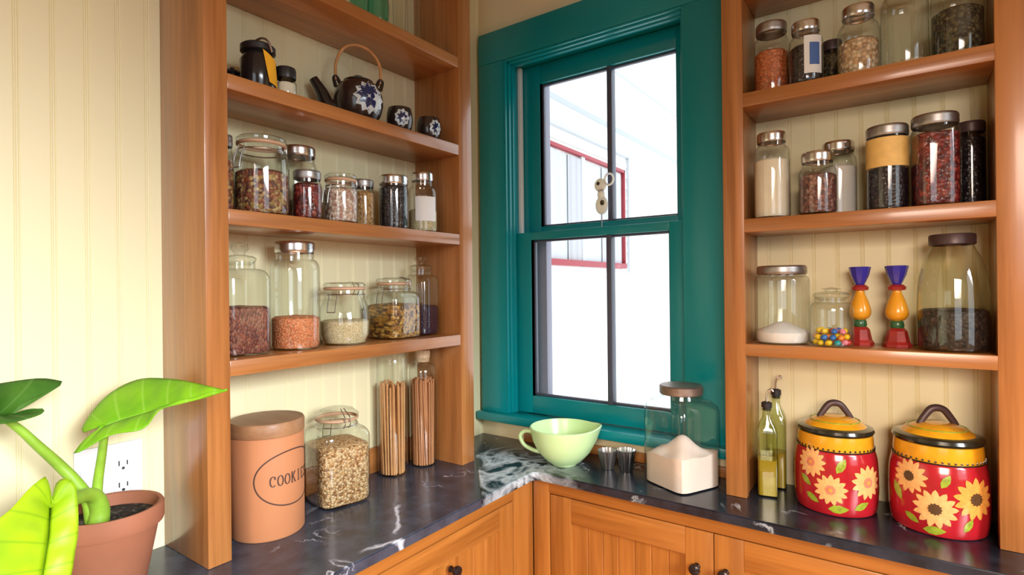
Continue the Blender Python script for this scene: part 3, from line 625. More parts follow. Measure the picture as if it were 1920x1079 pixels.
# cookie canister
ck = empty('cookie_canister', (.098, -.848, .0004), 'peach terracotta canister lettered COOKIES with a wooden lid', 'canister')
RK = .0705
G().lathe([(0, 0), (RK*.97, 0), (RK, .003), (RK, .196), (RK*.97, .199), (RK*.9, .199), (RK*.9, .19), (0, .19)], 64).out('canister_body', M['cookie'], ck)
G().lathe([(RK*.9, .197), (RK*1.01, .1995), (RK*1.02, .202), (RK*1.02, .223), (RK*.99, .227), (0, .2275)], 56).out('wooden_lid', M['lidwood'], ck)
a0 = radians(12)
def wrap(u, v, r): a = a0+u/r; return (r*cos(a), r*sin(a), v)
g = G(); n = 90; A_, B_ = .078, .054
for i in range(n):
    t0, t1 = 2*pi*i/n, 2*pi*(i+1)/n; w_ = .0014
    q = [wrap((A_+s*w_)*cos(t),   .117+(B_+s*w_)*sin(t), RK+.0005) for t, s in ((t0, -1), (t0, 1), (t1, 1), (t1, -1))]
    g.add(q, [(0, 1, 2, 3)])
g.out('oval_border', M['ink'], ck, smooth=False)
# seven serif letters drawn as strokes on a 1 x 1.5 cell
def arc(cx, cy, rx, ry, a, b, n=14): return [(cx+rx*cos(radians(a+(b-a)*i/n)), cy+ry*sin(radians(a+(b-a)*i/n))) for i in range(n+1)]
LET = {'C': [arc(.5, .75, .42, .72, 45, 315), [(.82, 1.0), (.82, 1.42)]],
 'O': [arc(.5, .75, .42, .72, 0, 360, 24)],
 'K': [[(.2, 0), (.2, 1.5)], [(.05, 0), (.38, 0)], [(.05, 1.5), (.38, 1.5)], [(.2, .65), (.8, 1.5)], [(.38, .9), (.85, 0)], [(.65, 1.5), (.95, 1.5)], [(.7, 0), (1, 0)]],
 'I': [[(.5, 0), (.5, 1.5)], [(.3, 0), (.7, 0)], [(.3, 1.5), (.7, 1.5)]],
 'E': [[(.2, 0), (.2, 1.5)], [(.05, 0), (.85, 0), (.85, .3)], [(.05, 1.5), (.85, 1.5), (.85, 1.22)], [(.2, .75), (.65, .75)]],
 'S': [[(.8, 1.1), (.8, 1.38), (.55, 1.48), (.3, 1.42), (.17, 1.15), (.3, .88), (.68, .68), (.84, .4), (.72, .1), (.45, .02), (.2, .1), (.17, .42)]]}
g = G(); cw = .0142; lh = .0138
for k, ch in enumerate('COOKIES'):
    for st in LET[ch]:
        for (xa, ya), (xb, yb) in zip(st, st[1:]):
            for m in range(2):
                p0 = (xa+(xb-xa)*m/2, ya+(yb-ya)*m/2); p1 = (xa+(xb-xa)*(m+1)/2, ya+(yb-ya)*(m+1)/2)
                dx, dy = (p1[0]-p0[0])*cw*.86, (p1[1]-p0[1])*lh; L_ = hypot(dx, dy) or 1; hw = .0014 if abs(dy) > abs(dx) else .0009
                nx, ny = -dy/L_*hw, dx/L_*hw
                f = lambda p, s: wrap((k-3.5)*cw+p[0]*cw*.86+s*nx, .105+p[1]*lh+s*ny, RK+.0006)
                g.add([f(p0, -1), f(p0, 1), f(p1, 1), f(p1, -1)], [(0, 1, 2, 3)])
g.out('cookies_lettering', M['ink'], ck, smooth=False)

# teapot shelf
tp = empty('teapot', (.098, -.606, S['S1']+.0004), 'round dark glazed teapot with blue and white flower and bamboo handle', 'teapot')
prof = [(0, 0), (.036, 0), (.040, .004), (.052, .025), (.058, .050), (.056, .072), (.047, .092), (.036, .100), (.030, .102)]
P2 = [(a.x, a.y) for a in cr([(p[0], p[1], 0) for p in prof[1:]], 4)]
G().lathe([(0, 0)]+P2+[(0, .102)], 48).out('teapot_body', M['brownglaze'], tp)
lid = G().lathe([(.036, .1005), (.035, .105), (.024, .110), (.011, .1115), (.010, .114), (.011, .117), (.007, .119), (0, .1192)], 36).out('lid', M['black'], tp)
va = view(.098, -.606); sd = va-radians(88)     # spout points to the near end of the shelf
cd = lambda a, r, z: (r*cos(a), r*sin(a), z)
G().tube(cr([cd(sd, .040, .030), cd(sd, .070, .043), cd(sd, .084, .072), cd(sd, .102, .102)], 6), [.026-.0155*(i/18)**.7 for i in range(19)], 16).out('spout', M['black'], tp)
for s_ in (0, pi): G().tube(cr([cd(sd+s_, .040, .094), cd(sd+s_, .050, .112), cd(sd+s_, .056, .108), cd(sd+s_, .052, .088)], 5), .0045, 8).out('handle_lug', M['black'], tp)
G().tube(cr([cd(sd, .052, .104), cd(sd, .051, .145), cd(sd, .032, .184), cd(sd, 0, .193), cd(sd+pi, .030, .180), cd(sd+pi, .050, .150), cd(sd+pi, .053, .104)], 7), .0036, 10).out('bamboo_handle', M['bamboo'], tp)
def on_body(P, a, z, off=.0007):
    for (ra, za), (rb, zb) in zip(P, P[1:]):
        if za <= z <= zb+1e-9:
            r = ra+(rb-ra)*(z-za)/max(1e-9, zb-za)+off; return (r*cos(a), r*sin(a), z)
    return ((P[-1][0]+off)*cos(a), (P[-1][0]+off)*sin(a), z)
def decal(g, P, a0, z0, pts, R, mi, off=.0007):
    """fan polygon on a body of revolution; pts in metres (across, up) round the centre"""
    V = [on_body(P, a0, z0, off)]; m = len(pts)
    for k in range(1, 4):
        for (u, v) in pts: V.append(on_body(P, a0+u*k/3/R, z0+v*k/3, off))
    F = [(0, 1+i, 1+(i+1) % m) for i in range(m)]
    for k in range(2):
        for i in range(m): F.append((1+k*m+i, 1+(k+1)*m+i, 1+(k+1)*m+(i+1) % m, 1+k*m+(i+1) % m))
    g.add(V, F, mi)
def star(n, r0, r1, sy=1, ph=0): return [((r1 if i % 2 == 0 else r0)*cos(2*pi*i/(2*n)+ph), sy*(r1 if i % 2 == 0 else r0)*sin(2*pi*i/(2*n)+ph)) for i in range(2*n)]
g = G(); fa = va+radians(30)
decal(g, P2, fa, .055, star(12, .033, .042, .95), .057, 0, .0007)
decal(g, P2, fa-.05, .058, star(9, .022, .031, 1.0, .3), .057, 1, .0011)
decal(g, P2, fa+.30, .054, star(6, .008, .015, 1.2, .3), .057, 0, .0015)
decal(g, P2, fa-.1, .055, star(4, .002, .007, 1, .8), .057, 0, .0015)
g.out('flower_motif', [M['white_glaze'], M['navy']], tp, ang=80)
for i, (x, y, lb) in enumerate(((.115, -.489, 'dark teacup with blue and white swirl, next to the teapot'), (.115, -.383, 'dark teacup with pale blue patch, beside the far side panel'))):
    cpt = empty('teacup', (x, y, S['S1']+.0004), lb, 'cup', 'teacups beside the teapot')
    pc = [(0, 0), (.020, 0), (.022, .004), (.030, .016), (.0335, .034), (.0325, .052), (.029, .066)]
    G().lathe(pc+[(.0272, .066), (.030, .05), (.030, .03), (.022, .01), (0, .008)], 36).out('cup_body', M['brownglaze'], cpt)
    g = G(); a = view(x, y)+radians(12 if i == 0 else 38)
    decal(g, pc[1:], a, .036, star(9, .017, .021, 1.1), .034, 0); decal(g, pc[1:], a, .036, star(8, .009, .016, 1.1, .3), .034, 1, .0011); decal(g, pc[1:], a+.1, .032, star(4, .004, .008), .034, 0, .0015)
    g.out('swirl_motif', [M['white_glaze'], M['navy']], cpt, ang=80)
# dark jars at the near end of the teapot shelf
t = empty('honey_jar', (.112, -.868, S['S1']+.0004), 'dark clamp-lid jar with a bright orange tag, near end of the teapot shelf', 'jar')
G().lathe([(0, 0), (.030, 0), (.034, .006), (.034, .062), (.029, .072), (.027, .078)], 36).out('jar_body', M['black'], t)
G().lathe([(.027, .079), (.033, .081), (.033, .092), (.028, .096), (0, .097)], 32).out('lid', M['darklid'], t)
G().tube(cr([(.030, .012, .080), (.036, .0, .096), (.012, -.002, .107), (-.02, .0, .103), (-.034, .006, .085)], 6), .0022, 8).out('wire_bail', M['brass'], t)
a = view(.112, -.868)+radians(38); V = []; F = []
for i in range(9):
    b = a-.42+.84*i/8; b2 = b+.35; V += [(.0366*cos(b2), .0366*sin(b2), .016-.006*i/8), (.036*cos(b), .036*sin(b), .078-.016*i/8)]
    if i: F.append((2*i-2, 2*i, 2*i+1, 2*i-1))
obj('orange_tag', V, F, M['orangelab'], t)
t = empty('small_pot', (.060, -.893, S['S1']+.0004), 'small black lidded pot tucked behind the orange-tagged jar', 'pot')
G().lathe([(0, 0), (.016, 0), (.019, .005), (.020, .030), (.017, .040), (.015, .041)], 28).out('pot_body', M['black'], t)
G().lathe([(.016, .0415), (.018, .044), (.014, .049), (.004, .051), (.004, .056), (0, .057)], 24).out('lid', M['darklid'], t)
jar('preserve_jar', 'little glass jar with a black lid, between the orange-tagged jar and the teapot', .128, -.817, 'S1', .0205, .062, 'cap', 'darklid', .9, fill=[('dark_preserve', 'dark preserve inside the little black-lidded jar', 'preserve', .003, .030, 'creamp')], lid_h=.022)
# top shelf glass
def bottle(name, label, x, y, z, P, mat, cat='bottle', group=None):
    t = empty(name, (x, y, z+.0004), label, cat, group); Q = [(a.x, a.y) for a in cr([(p[0], p[1], 0) for p in P], 5)]
    G().lathe([(0, 0)]+Q, 36).out('glass_body', M[mat], t); return t
GB = 'glassware on the top shelf'
bottle('glass_bottle', 'slimmer green glass bottle on the top shelf, nearer the plant-side panel', .128, -.625, S['S0'], [(.017, 0), (.021, .006), (.022, .03), (.022, .07), (.015, .10), (.009, .13), (.010, .16)], 'jarteal', group=GB)
bottle('glass_bottle', 'plumper green glass bottle on the top shelf, next to the clear vases', .132, -.572, S['S0'], [(.018, 0), (.023, .008), (.0255, .03), (.0255, .06), (.018, .10), (.010, .13), (.011, .16)], 'jarteal', group=GB)
bottle('glass_vase', 'clear fluted glass vase on the top shelf, next to the green bottle', .108, -.480, S['S0'], [(.014, 0), (.0155, .006), (.0165, .06), (.018, .14), (.020, .20)], 'jar', 'vase', GB)
bottle('glass_vase', 'clear fluted glass vase on the top shelf, next to the far side panel', .098, -.418, S['S0'], [(.015, 0), (.017, .006), (.018, .06), (.019, .14), (.021, .20)], 'jar', 'vase', GB)

# by the window
bw = empty('mixing_bowl', (.394, -.151, .0004), 'pale green jadeite batter bowl with a handle, under the window', 'bowl')
po = [(.034, 0), (.036, .004), (.050, .012), (.072, .036), (.087, .066), (.093, .094), (.0945, .102), (.091, .104), (.088, .096), (.082, .066), (.066, .036), (.044, .016), (0, .012)]
g = G(); n = 56; V = []; F = []
spa = atan2(rt.y, rt.x)          # pouring lip points along the counter
for (r, z) in [(0, 0)]+po:
    for k in range(n):
        a = 2*pi*k/n; d = (a-spa+pi) % (2*pi)-pi; lip = math.exp(-(d/.32)**2)*max(0, (z-.05)/.055)
        V.append(((r+.012*lip*(r > .03))*cos(a), (r+.012*lip*(r > .03))*sin(a), z+.004*lip))
m = len(po)+1
for i in range(m-1):
    for k in range(n): F.append((i*n+k, i*n+(k+1) % n, (i+1)*n+(k+1) % n, (i+1)*n+k))
g.add(V, F); g.out('bowl_body', M['jade'], bw, ang=60)
ha = spa+pi-.15
G().tube(cr([cd(ha, .084, .084), cd(ha, .106, .088), cd(ha, .122, .074), cd(ha, .112, .050), cd(ha, .088, .036), cd(ha, .066, .030)], 6), [.0055]*31, 10).out('handle', M['jade'], bw)
def fluted(label, x, y, r, h, mat, tilt=0):
    t = empty('fluted_tin', (x, y, .0004), label, 'tin', 'fluted tins by the flour jar'); V = []; F = []; n = 64; z_ = [(.62, 0), (.66, .002), (1, h), (.96, h), (.60, .004)]
    for q, z in z_:
        for k in range(n): a = 2*pi*k/n; rr = r*q*(1+.06*(1 if q > .65 else .2)*cos(a*12)); V.append((rr*cos(a), rr*sin(a), z))
    for i in range(len(z_)-1):
        for k in range(n): F.append((i*n+k, i*n+(k+1) % n, (i+1)*n+(k+1) % n, (i+1)*n+k))
    F += [tuple(range(n)), tuple(4*n+k for k in range(n))]
    obj('tin_body', V, F, mat, t, ang=60); return t
fluted('small fluted tin cup on the counter, on the bowl side of its twin', .512, -.122, .0255, .050, M['zinc'])
fluted('shiny fluted tin cup on the counter, on the flour jar side of its twin', .561, -.112, .0250, .056, M['steel'])
# flour jar
fx_, fy_ = .7130, -.1215; fr = view(fx_, fy_)+radians(45)
fj = empty('flour_jar', (fx_, fy_, .0004), 'big square glass jar half full of flour with a bronze lid, beside the shelving stile', 'jar', rz=fr)
hw = .0690
G().lathe([(0, 0), (hw*.95, 0), (hw, .006), (hw, .178), (hw*.97, .194), (hw*.85, .206), (.050, .212), (.047, .226)], 64, [2, 8, 8, 8, 7, 4.5, 2, 2]).out('jar_body', M['jar'], fj)
G().lathe([(.050, .222), (.052, .224), (.052, .241), (.049, .244), (0, .2445)], 40).out('lid', M['brass'], fj)
V = []; F = []; n = 48; hq = hw*.955
rings = [0, .1, .2, .3, .4, .5, .6, .7, .8, .9, 1]
for q in rings:
    for k in range(n):
        a = 2*pi*k/n; rr = hq*q/((abs(cos(a))**7+abs(sin(a))**7)**(1/7)); x, y = rr*cos(a), rr*sin(a)
        hh = .074+.044*math.exp(-((x-.012)**2+(y+.014)**2)/.0022)+.007*sin(x*70+1)*cos(y*60)+.006*(y/hq)
        V.append((x, y, hh))
for i in range(len(rings)-1):
    for k in range(n): F.append((i*n+k, (i+1)*n+k, (i+1)*n+(k+1) % n, i*n+(k+1) % n))
b_ = len(V); top_i = (len(rings)-1)*n
for k in range(n): V.append((V[top_i+k][0], V[top_i+k][1], .003))
for k in range(n): F.append((top_i+k, b_+k, b_+(k+1) % n, top_i+(k+1) % n))
F.append(tuple(b_+k for k in range(n)))
o = obj('flour', V, F, M['flour']); o.location = (fx_, fy_, .0004); o.rotation_euler = (0, 0, fr); tag(o, 'pinkish white flour heaped inside the big square jar', 'flour', None, 'stuff')
# ornament hanging in the sash
orn = empty('window_ornament', (.414, .051, .672), 'small white figurine with dark spots standing on the sash meeting rail', 'ornament')
g = G().tube([(.004, 0, -.0035), (.004, 0, .045)], .0015, 6); g.out('wire_stand', M['greytrim'], orn)
G().ball((.004, 0, .066), .021, .007, .028, 20, 12).out('figure_body', M['frost'], orn)
G().ball((.0, 0, .128), .020, .0075, .021, 20, 12).ball((.002, 0, .098), .012, .006, .02, 16, 8).out('figure_head', M['frost'], orn)
G().tube([(.030+.014*cos(t), -.002, .142+.017*sin(t)) for t in [2*pi*i/24 for i in range(24)]], .0032, 8, closed=True).out('ring_handle', M['frost'], orn)
G().ball((-.004, -.0075, .132), .0055, .002, .0055).out('dark_spot', M['darklid'], orn)
G().ball((.009, -.0072, .073), .007, .002, .008).out('brown_spot', M['tealeaf'], orn)

# ------------------------------------------------------------------ shelves beside the window
PA = 'jars on the upper shelf beside the window'
jar('mason_jar', 'jar of orange spice with a metal lid on the upper shelf by the window', .920, -.079, 'RA', .0375, .164, 'screw', 'zinc', .84, hs=.8, fill=[('orange_spice', 'orange spice filling the jar nearest the window on the upper shelf', 'spice', .004, .098, 'orangep')], group=PA)
jar('spice_jar', 'small jar of dark spice with a blue and white label, on the upper shelf', .9935, -.098, 'RA', .0345, .140, 'screw', 'steel', .78, hs=.75, fill=[('dark_spice', 'near black spice in the blue labelled jar', 'spice', .004, .085, 'blackb')], paper=('paper', .018, .100, .45, 1.1), group=PA)
t = [o for o in C.objects if o.name.startswith('paper_label')][-1]
g = G(); a = view(.9935, -.098)+.5
for zz_, hh_ in ((.036, .048),):
    V = [((.0345+.0016)*cos(a+k*.06), (.0345+.0016)*sin(a+k*.06), z) for k in range(-5, 6) for z in (zz_, zz_+hh_)]; g.add(V, [(2*i, 2*i+2, 2*i+3, 2*i+1) for i in range(10)])
g.out('blue_print', M['bluepaper'], t)
jar('spice_jar', 'little dark jar at the back between the blue label and the chickpeas', 1.036, -.012, 'RA', .0215, .118, 'screw', 'browns', .9, fill=[('dark_herb', 'dark dried herb in the little jar at the back of the upper shelf', 'herb', .004, .085, 'tealeaf')], group=PA)
jar('mason_jar', 'jar of chickpeas with a silver lid in the middle of the upper shelf', 1.092, -.089, 'RA', .0388, .148, 'screw', 'steel', .74, hs=.72, fill=[('chickpeas', 'pale chickpeas in the silver-lidded jar', 'chickpeas', .004, .075, 'chick')], group=PA)
jar('mason_jar', 'nearly empty clear jar between the chickpeas and the dried tea', 1.172, -.083, 'RA', .0415, .186, 'screw', 'zinc', .80, fill=[('pale_crumbs', 'thin layer of pale crumbs in the nearly empty jar', 'crumbs', .004, .012, 'creamgr', .002)], group=PA)
jar('storage_jar', 'wide jar of dark dried tea at the wide stile end of the upper shelf', 1.257, -.080, 'RA', .0425, .165, 'screw', 'zinc', .84, hs=.84, fill=[('dried_tea', 'dark dried tea leaves in the wide jar', 'tea', .004, .094, 'tealeaf', .006)], group=PA)
PB = 'jars on the middle shelf beside the window'
jar('mason_jar', 'tall jar of cream powder with a silver lid, nearest the window on the middle shelf', .920, -.091, 'RB', .0385, .197, 'screw', 'steel', .76, hs=.84, fill=[('cream_powder', 'cream powder filling the tall middle shelf jar', 'powder', .004, .135, 'creamp', .01)], group=PB)
jar('mason_jar', 'squat jar of speckled brown beans standing in front of the sugar jar', 1.014, -.100, 'RB', .0375, .137, 'screw', 'steel', .80, hs=.72, fill=[('speckled_beans', 'speckled brown beans in the squat jar', 'beans', .004, .088, 'brownbean')], group=PB)
jar('mason_jar', 'jar of white sugar tucked behind the speckled beans jar', 1.047, -.022, 'RB', .036, .170, 'screw', 'steel', .84, hs=.8, fill=[('white_sugar', 'white sugar filling the jar behind the speckled beans', 'sugar', .004, .115, 'whitep')], group=PB)
jar('storage_jar', 'jar with a broad tan label over dark contents on the middle shelf', 1.1405, -.083, 'RB', .0370, .175, 'screw', 'zinc', .96, hs=.92, fill=[('black_tea', 'dark tea in the tan labelled jar', 'tea', .004, .088, 'blackb')], paper=('yellowlab', .088, .148, .0, 2.9), group=PB)
jar('square_jar', 'large square jar packed with red beans on the middle shelf', 1.2195, -.090, 'RB', .0380, .182, 'screw', 'zinc', .96, hs=.9, sq=3.2, rz=radians(14), fill=[('red_beans', 'dark red beans packed in the large square jar', 'beans', .004, .145, 'redbean')], group=PB)
jar('storage_jar', 'jar of nearly black beans behind the red beans, by the wide stile', 1.280, -.0105, 'RB', .0245, .176, 'screw', 'browns', .95, hs=.92, fill=[('dark_beans', 'nearly black beans in the jar behind the red beans', 'beans', .004, .145, 'blackb')], group=PB)
PC = 'jars on the candlestick shelf'
jar('storage_jar', 'wide ribbed jar with a little white powder and a grey lid, beside the candy', .936, -.078, 'RC', .0575, .178, 'screw', 'zinc', .86, hs=.90, fill=[('white_powder', 'white powder heaped in the bottom of the wide ribbed jar', 'powder', .004, .030, 'whitep', .02)], lid_h=.018, group=PC)
cj = jar('candy_jar', 'small glass-stoppered jar of bright candies in front of a candlestick', 1.037, -.094, 'RC', .042, .128, 'stopper', neck=.78, hs=.72, group=PC)
rc_ = random.Random(11); base_ = {}
cols = ['blue', 'yellow', 'orange', 'pink', 'red', 'yellow', 'teal', 'yellow', 'blue']
lay = []
for lv, cnts in enumerate((((.030, 11), (.017, 6), (0, 1)), ((.029, 11), (.015, 5)), ((.024, 8), (.008, 3)))):
    for rad, cnt in cnts:
        for i in range(cnt):
            a = 2*pi*i/cnt+lv*.3+rad*20; lay.append((rad*cos(a), rad*sin(a), .0088+lv*.0122+rc_.uniform(-.001, .001)))
for i, (px, py, pz) in enumerate(lay):
    cn = cols[rc_.randrange(len(cols))]
    if cn not in base_:
        o = G().ball((0, 0, 0), .0078, .0068, .0062, 14, 8).out('candy', M['cd_'+cn]); base_[cn] = o
    else: o = base_[cn].copy(); C.objects.link(o)
    o.location = (1.037+px, -.094+py, S['RC']+pz); o.rotation_euler = (rc_.uniform(-.4, .4), rc_.uniform(-.4, .4), rc_.uniform(0, 3))
    tag(o, f'{cn} candy in the small glass-stoppered jar', 'candy', f'{cn} candies in the stoppered jar')
def candlestick(x, y, label):
    t = empty('candlestick', (x, y, S['RC']+.0004), label, 'candlestick', 'painted candlesticks')
    n_ = [(0, 0), (.026, 0), (.026, .006), (.022, .012), (.018, .034), (.013, .040), (0, .040)]
    G().lathe(n_, 8).out('base', M['cred'], t, ang=20)
    G().lathe([(.011, .0395), (.013, .044), (.012, .052), (.010, .056)], 24).out('ring', M['cgrn'], t)
    P = [(a.x, a.y) for a in cr([(.010, .0555, 0), (.018, .062, 0), (.021, .075, 0), (.016, .096, 0), (.009, .114, 0), (.008, .120, 0)], 4)]
    G().lathe(P, 28).out('spindle', M['cyel'], t)
    G().lathe([(.008, .119), (.016, .121), (.017, .127), (.012, .132), (.008, .1325)], 28).out('collar', M['cred'], t)
    G().lathe([(0, .1315), (.008, .132), (.012, .140), (.0175, .153), (.0215, .171), (.020, .172), (.016, .157), (.009, .144), (0, .141)], 10).out('candle_cup', M['cblue'], t, ang=15)
candlestick(1.087, -.040, 'blue, amber and red candlestick partly behind the candy jar')
candlestick(1.154, -.056, 'blue, amber and red candlestick standing clear next to the big domed jar')
P = [(a.x, a.y) for a in cr([(.050, 0, 0), (.057, .005, 0), (.0585, .03, 0), (.0585, .10, 0), (.055, .145, 0), (.047, .178, 0), (.037, .200, 0), (.033, .212, 0)], 4)]
t = empty('domed_jar', (1.2455, -.074, S['RC']+.0004), 'big grey-green domed jar a third full of dark grain with a dark lid', 'jar', PC)
G().lathe([(0, 0)]+P, 44).out('jar_body', M['jargrey'], t)
G().lathe([(.035, .209), (.038, .211), (.038, .228), (.036, .231), (0, .2315)], 36).out('lid', M['browns'], t)
contents('dark_grain', 'dark grey grain in the bottom of the big domed jar', 'grain', 1.2455, -.074, S['RC']+.0004, .0555, .004, .082, M['darkgr'])

# oil cruets
def cruet(x, y, h, label, rz, oilz):
    t = empty('oil_cruet', (x, y, .0004), label, 'bottle', 'oil cruets', rz); w_ = .0215
    G().lathe([(0, 0), (w_*.95, 0), (w_, .004), (w_, h*.60), (w_*.9, h*.65), (.0095, h*.74), (.009, h*.80), (.0115, h*.805), (.0115, h*.82), (.008, h*.82)], 40, [2, 8, 8, 8, 6, 2, 2, 2, 2, 2]).out('bottle_body', M['oilglass'], t)
    G().lathe([(.0085, h*.80), (.0085, h*.825), (.0115, h*.83), (.0115, h*.875), (.006, h*.885), (.003, h*.885)], 20).out('stopper', M['darklid'], t)
    G().tube(cr([(0, 0, h*.87), (0, 0, h*.94), (.004, 0, h*.985), (.010, 0, h*1.0), (.014, 0, h*.98)], 5), [.0028-.0008*i/20 for i in range(21)], 8).out('pour_spout', M['steel'], t)
    o = G().lathe([(0, .004), (w_*.93, .004), (w_*.93, oilz), (0, oilz)], 36, [8]*4).out('olive_oil', M['oil']); o.location = (x, y, .0004); o.rotation_euler = (0, 0, rz)
    tag(o, 'olive oil inside the '+('square bottle standing in front' if y < -.06 else 'square bottle at the back'), 'oil', None, 'stuff')
cruet(.903, -.088, .246, 'square glass oil cruet in front, beside the painted canisters', radians(12), .085)
cruet(.911, -.018, .268, 'square glass oil cruet standing behind its twin, against the back panel', radians(5), .085)

# painted canisters
def canister(x, y, r, label, flowers, leaves, s):
    t = empty('painted_canister', (x, y, .0004), label, 'canister', 'sunflower canisters'); va = view(x, y)
    P = [(a.x, a.y) for a in cr([(r*.90, 0, 0), (r*.95, .004*s, 0), (r*.99, .03*s, 0), (r, .07*s, 0), (r*.98, .11*s, 0), (r*.92, .132*s, 0)], 5)]
    G().lathe([(0, 0)]+P+[(r*.90, .1335*s)], 56).out('canister_body', M['canred'], t)
    G().lathe([(r*.90, .133*s), (r*.905, .138*s), (r*.90, .150*s), (r*.88, .164*s), (r*.80, .165*s)], 56).out('neck_band', M['canyel'], t)
    g = G()
    for k in range(46): a = 2*pi*k/46; g.ball((r*.906*cos(a), r*.906*sin(a), .1375*s), .0022, .0022, .0024, 6, 4)
    g.tube(circ(r*.915, .1335*s, 56), .0016, 6, closed=True); g.out('dotted_border', M['canblk'], t)
    ld = G().lathe([(r*.78, .1652*s), (r*.90, .166*s), (r*.925, .170*s), (r*.90, .176*s), (r*.80, .1785*s), (r*.74, .179*s)], 56).out('lid', M['canblk'], t)
    G().lathe([(r*.75, .1785*s), (r*.62, .188*s), (r*.35, .197*s), (0, .199*s)], 48).out('lid_dome', M['canyel'], ld)
    g = G().tube(circ(r*.60, .1895*s, 48), .0014, 6, closed=True); g.out('green_line', M['lfglz'], ld)
    ha = atan2(rt.y, rt.x)-.25
    G().tube(cr([cd(ha, r*.40, .193*s), cd(ha, r*.30, .206*s), cd(ha, r*.13, .223*s), cd(ha, -r*.1, .224*s), cd(ha, -r*.27, .208*s), cd(ha, -r*.38, .193*s)], 6), [.0075-.0015*abs(i-15)/15 for i in range(31)], 10).out('handle', M['browns'], t)
    for ang, z, rad, mt, ct in flowers:
        rad *= 1.13; g = G(); a = va+radians(ang)
        n = 13
        for k in range(n):
            b = 2*pi*k/n+.1; ux, uy = cos(b), sin(b); q = [(0.0, 0.0)]
            def pt(l, w): return (rad*(l*ux-w*uy), rad*(l*uy+w*ux))
            V = []
            for l, w_ in ((.22, .05), (.45, .14), (.70, .165), (.88, .10), (1.0, 0), (.88, -.10), (.70, -.165), (.45, -.14), (.22, -.05)): u, v = pt(l, w_); V.append(on_body(P, a+u/r, z+v, .0009))
            c_ = pt(.6, 0); V.append(on_body(P, a+c_[0]/r, z+c_[1], .0014)); m = 9
            g.add(V, [(9, i, (i+1) % m) for i in range(m)], 0)
        decal(g, P, a, z, star(12, rad*.26, rad*.32), r, 1, .0018)
        decal(g, P, a, z, star(10, rad*.10, rad*.14), r, 2, .0023)
        g.out('sunflower_motif', [M[mt], M[ct], M['bcent'] if ct == 'bcent' else M['petal2']], t, ang=60)
    for ang, z, ln, rot in leaves:
        g = G(); a = va+radians(ang); c_, s_ = cos(radians(rot)), sin(radians(rot)); pts = []
        for l, w_ in ((-1, 0), (-.5, .42), (.1, .5), (.6, .3), (1, 0), (.6, -.3), (.1, -.5), (-.5, -.42)): pts.append((ln*(l*c_-w_*s_*.9), ln*(l*s_+w_*c_*.9)))
        decal(g, P, a, z, pts, r, 0, .0006); g.out('leaf_motif', M['lfglz'], t, ang=60)
canister(1.038, -.0665, .0815, 'red canister of peach sunflowers with a yellow lid, beside the oil cruets',
 [(-34, .107, .0285, 'petal', 'pcent'), (-6, .056, .029, 'petal', 'pcent'), (46, .075, .032, 'petal', 'pcent'), (-110, .07, .03, 'petal', 'pcent'), (120, .08, .03, 'petal', 'pcent')],
 [(-42, .066, .016, -40), (8, .108, .018, 60), (-32, .032, .016, -30), (4, .017, .020, 5), (36, .026, .017, 25), (84, .05, .016, 40)], 1)
canister(1.2185, -.0665, .083, 'red canister of dark-centred sunflowers with a yellow lid, beside the wide stile',
 [(-33, .108, .030, 'petal', 'bcent'), (-3, .055, .033, 'petal', 'bcent'), (44, .080, .036, 'petal2', 'bcent'), (-110, .07, .03, 'petal', 'bcent'), (120, .08, .03, 'petal', 'bcent')],
 [(-50, .072, .020, -60), (9, .110, .015, 60), (-30, .028, .015, -30), (-4, .013, .019, 5), (34, .030, .015, 60)], 1.045)

# ------------------------------------------------------------------ outlet and plant
ot = empty('wall_outlet', (.0005, -1.093, .158), 'white double wall plate with a socket, behind the potted plant', 'outlet')
G().box((0, -.052, -.057), (.005, .052, .057), .002).out('cover_plate', M['plastic'], ot)
g = G().box((.004, -.0435, -.034), (.0075, -.0085, .034), .002); g.out('blank_insert', M['plastic'], ot)
for zc in (.0195, -.0195):
    s_ = G().lathe([(0, 0), (.0165, 0), (.0165, .002), (.0155, .003), (0, .003)], 28).out('socket', M['plastic'], ot); s_.location = (.0045, .020, zc); s_.rotation_euler = (0, radians(90), 0)
    g = G().box((-.0055, -.0075, .0026), (.0035, -.0055, .0036), 0).box((-.0045, .0055, .0026), (.0035, .0075, .0036), 0).lathe([(0, .0037), (.0026, .0036)], 12, cx=.0085)
    g.out('slot', M['slot'], s_, smooth=False)
pl = empty('potted_plant', (.124, -1.134, .0004), 'green broad-leaved plant in a terracotta pot beside the shelving unit', 'plant')
R_ = .0755
G().lathe([(0, 0), (.044, 0), (.047, .003), (R_*.90, .112), (R_*.985, .114), (R_, .119), (R_, .140), (R_*.97, .144), (R_*.90, .143), (R_*.86, .118), (.050, .02), (0, .02)], 56).out('pot', M['terra'], pl)
V = []; F = []; n = 30
for i, q in enumerate((0, .3, .6, .85, 1)):
    for k in range(n): a = 2*pi*k/n; V.append((R_*.868*q*cos(a), R_*.868*q*sin(a), .124+random.uniform(-.002, .003)*(q < 1)))
for i in range(4):
    for k in range(n): F.append((i*n+k, (i+1)*n+k, (i+1)*n+(k+1) % n, i*n+(k+1) % n))
so = obj('soil', V, F, M['soil'], pl); so['kind'] = 'stuff'
O = Vector((.124, -1.134, .0004))
def rel(P): return [Vector(p)-O for p in P]
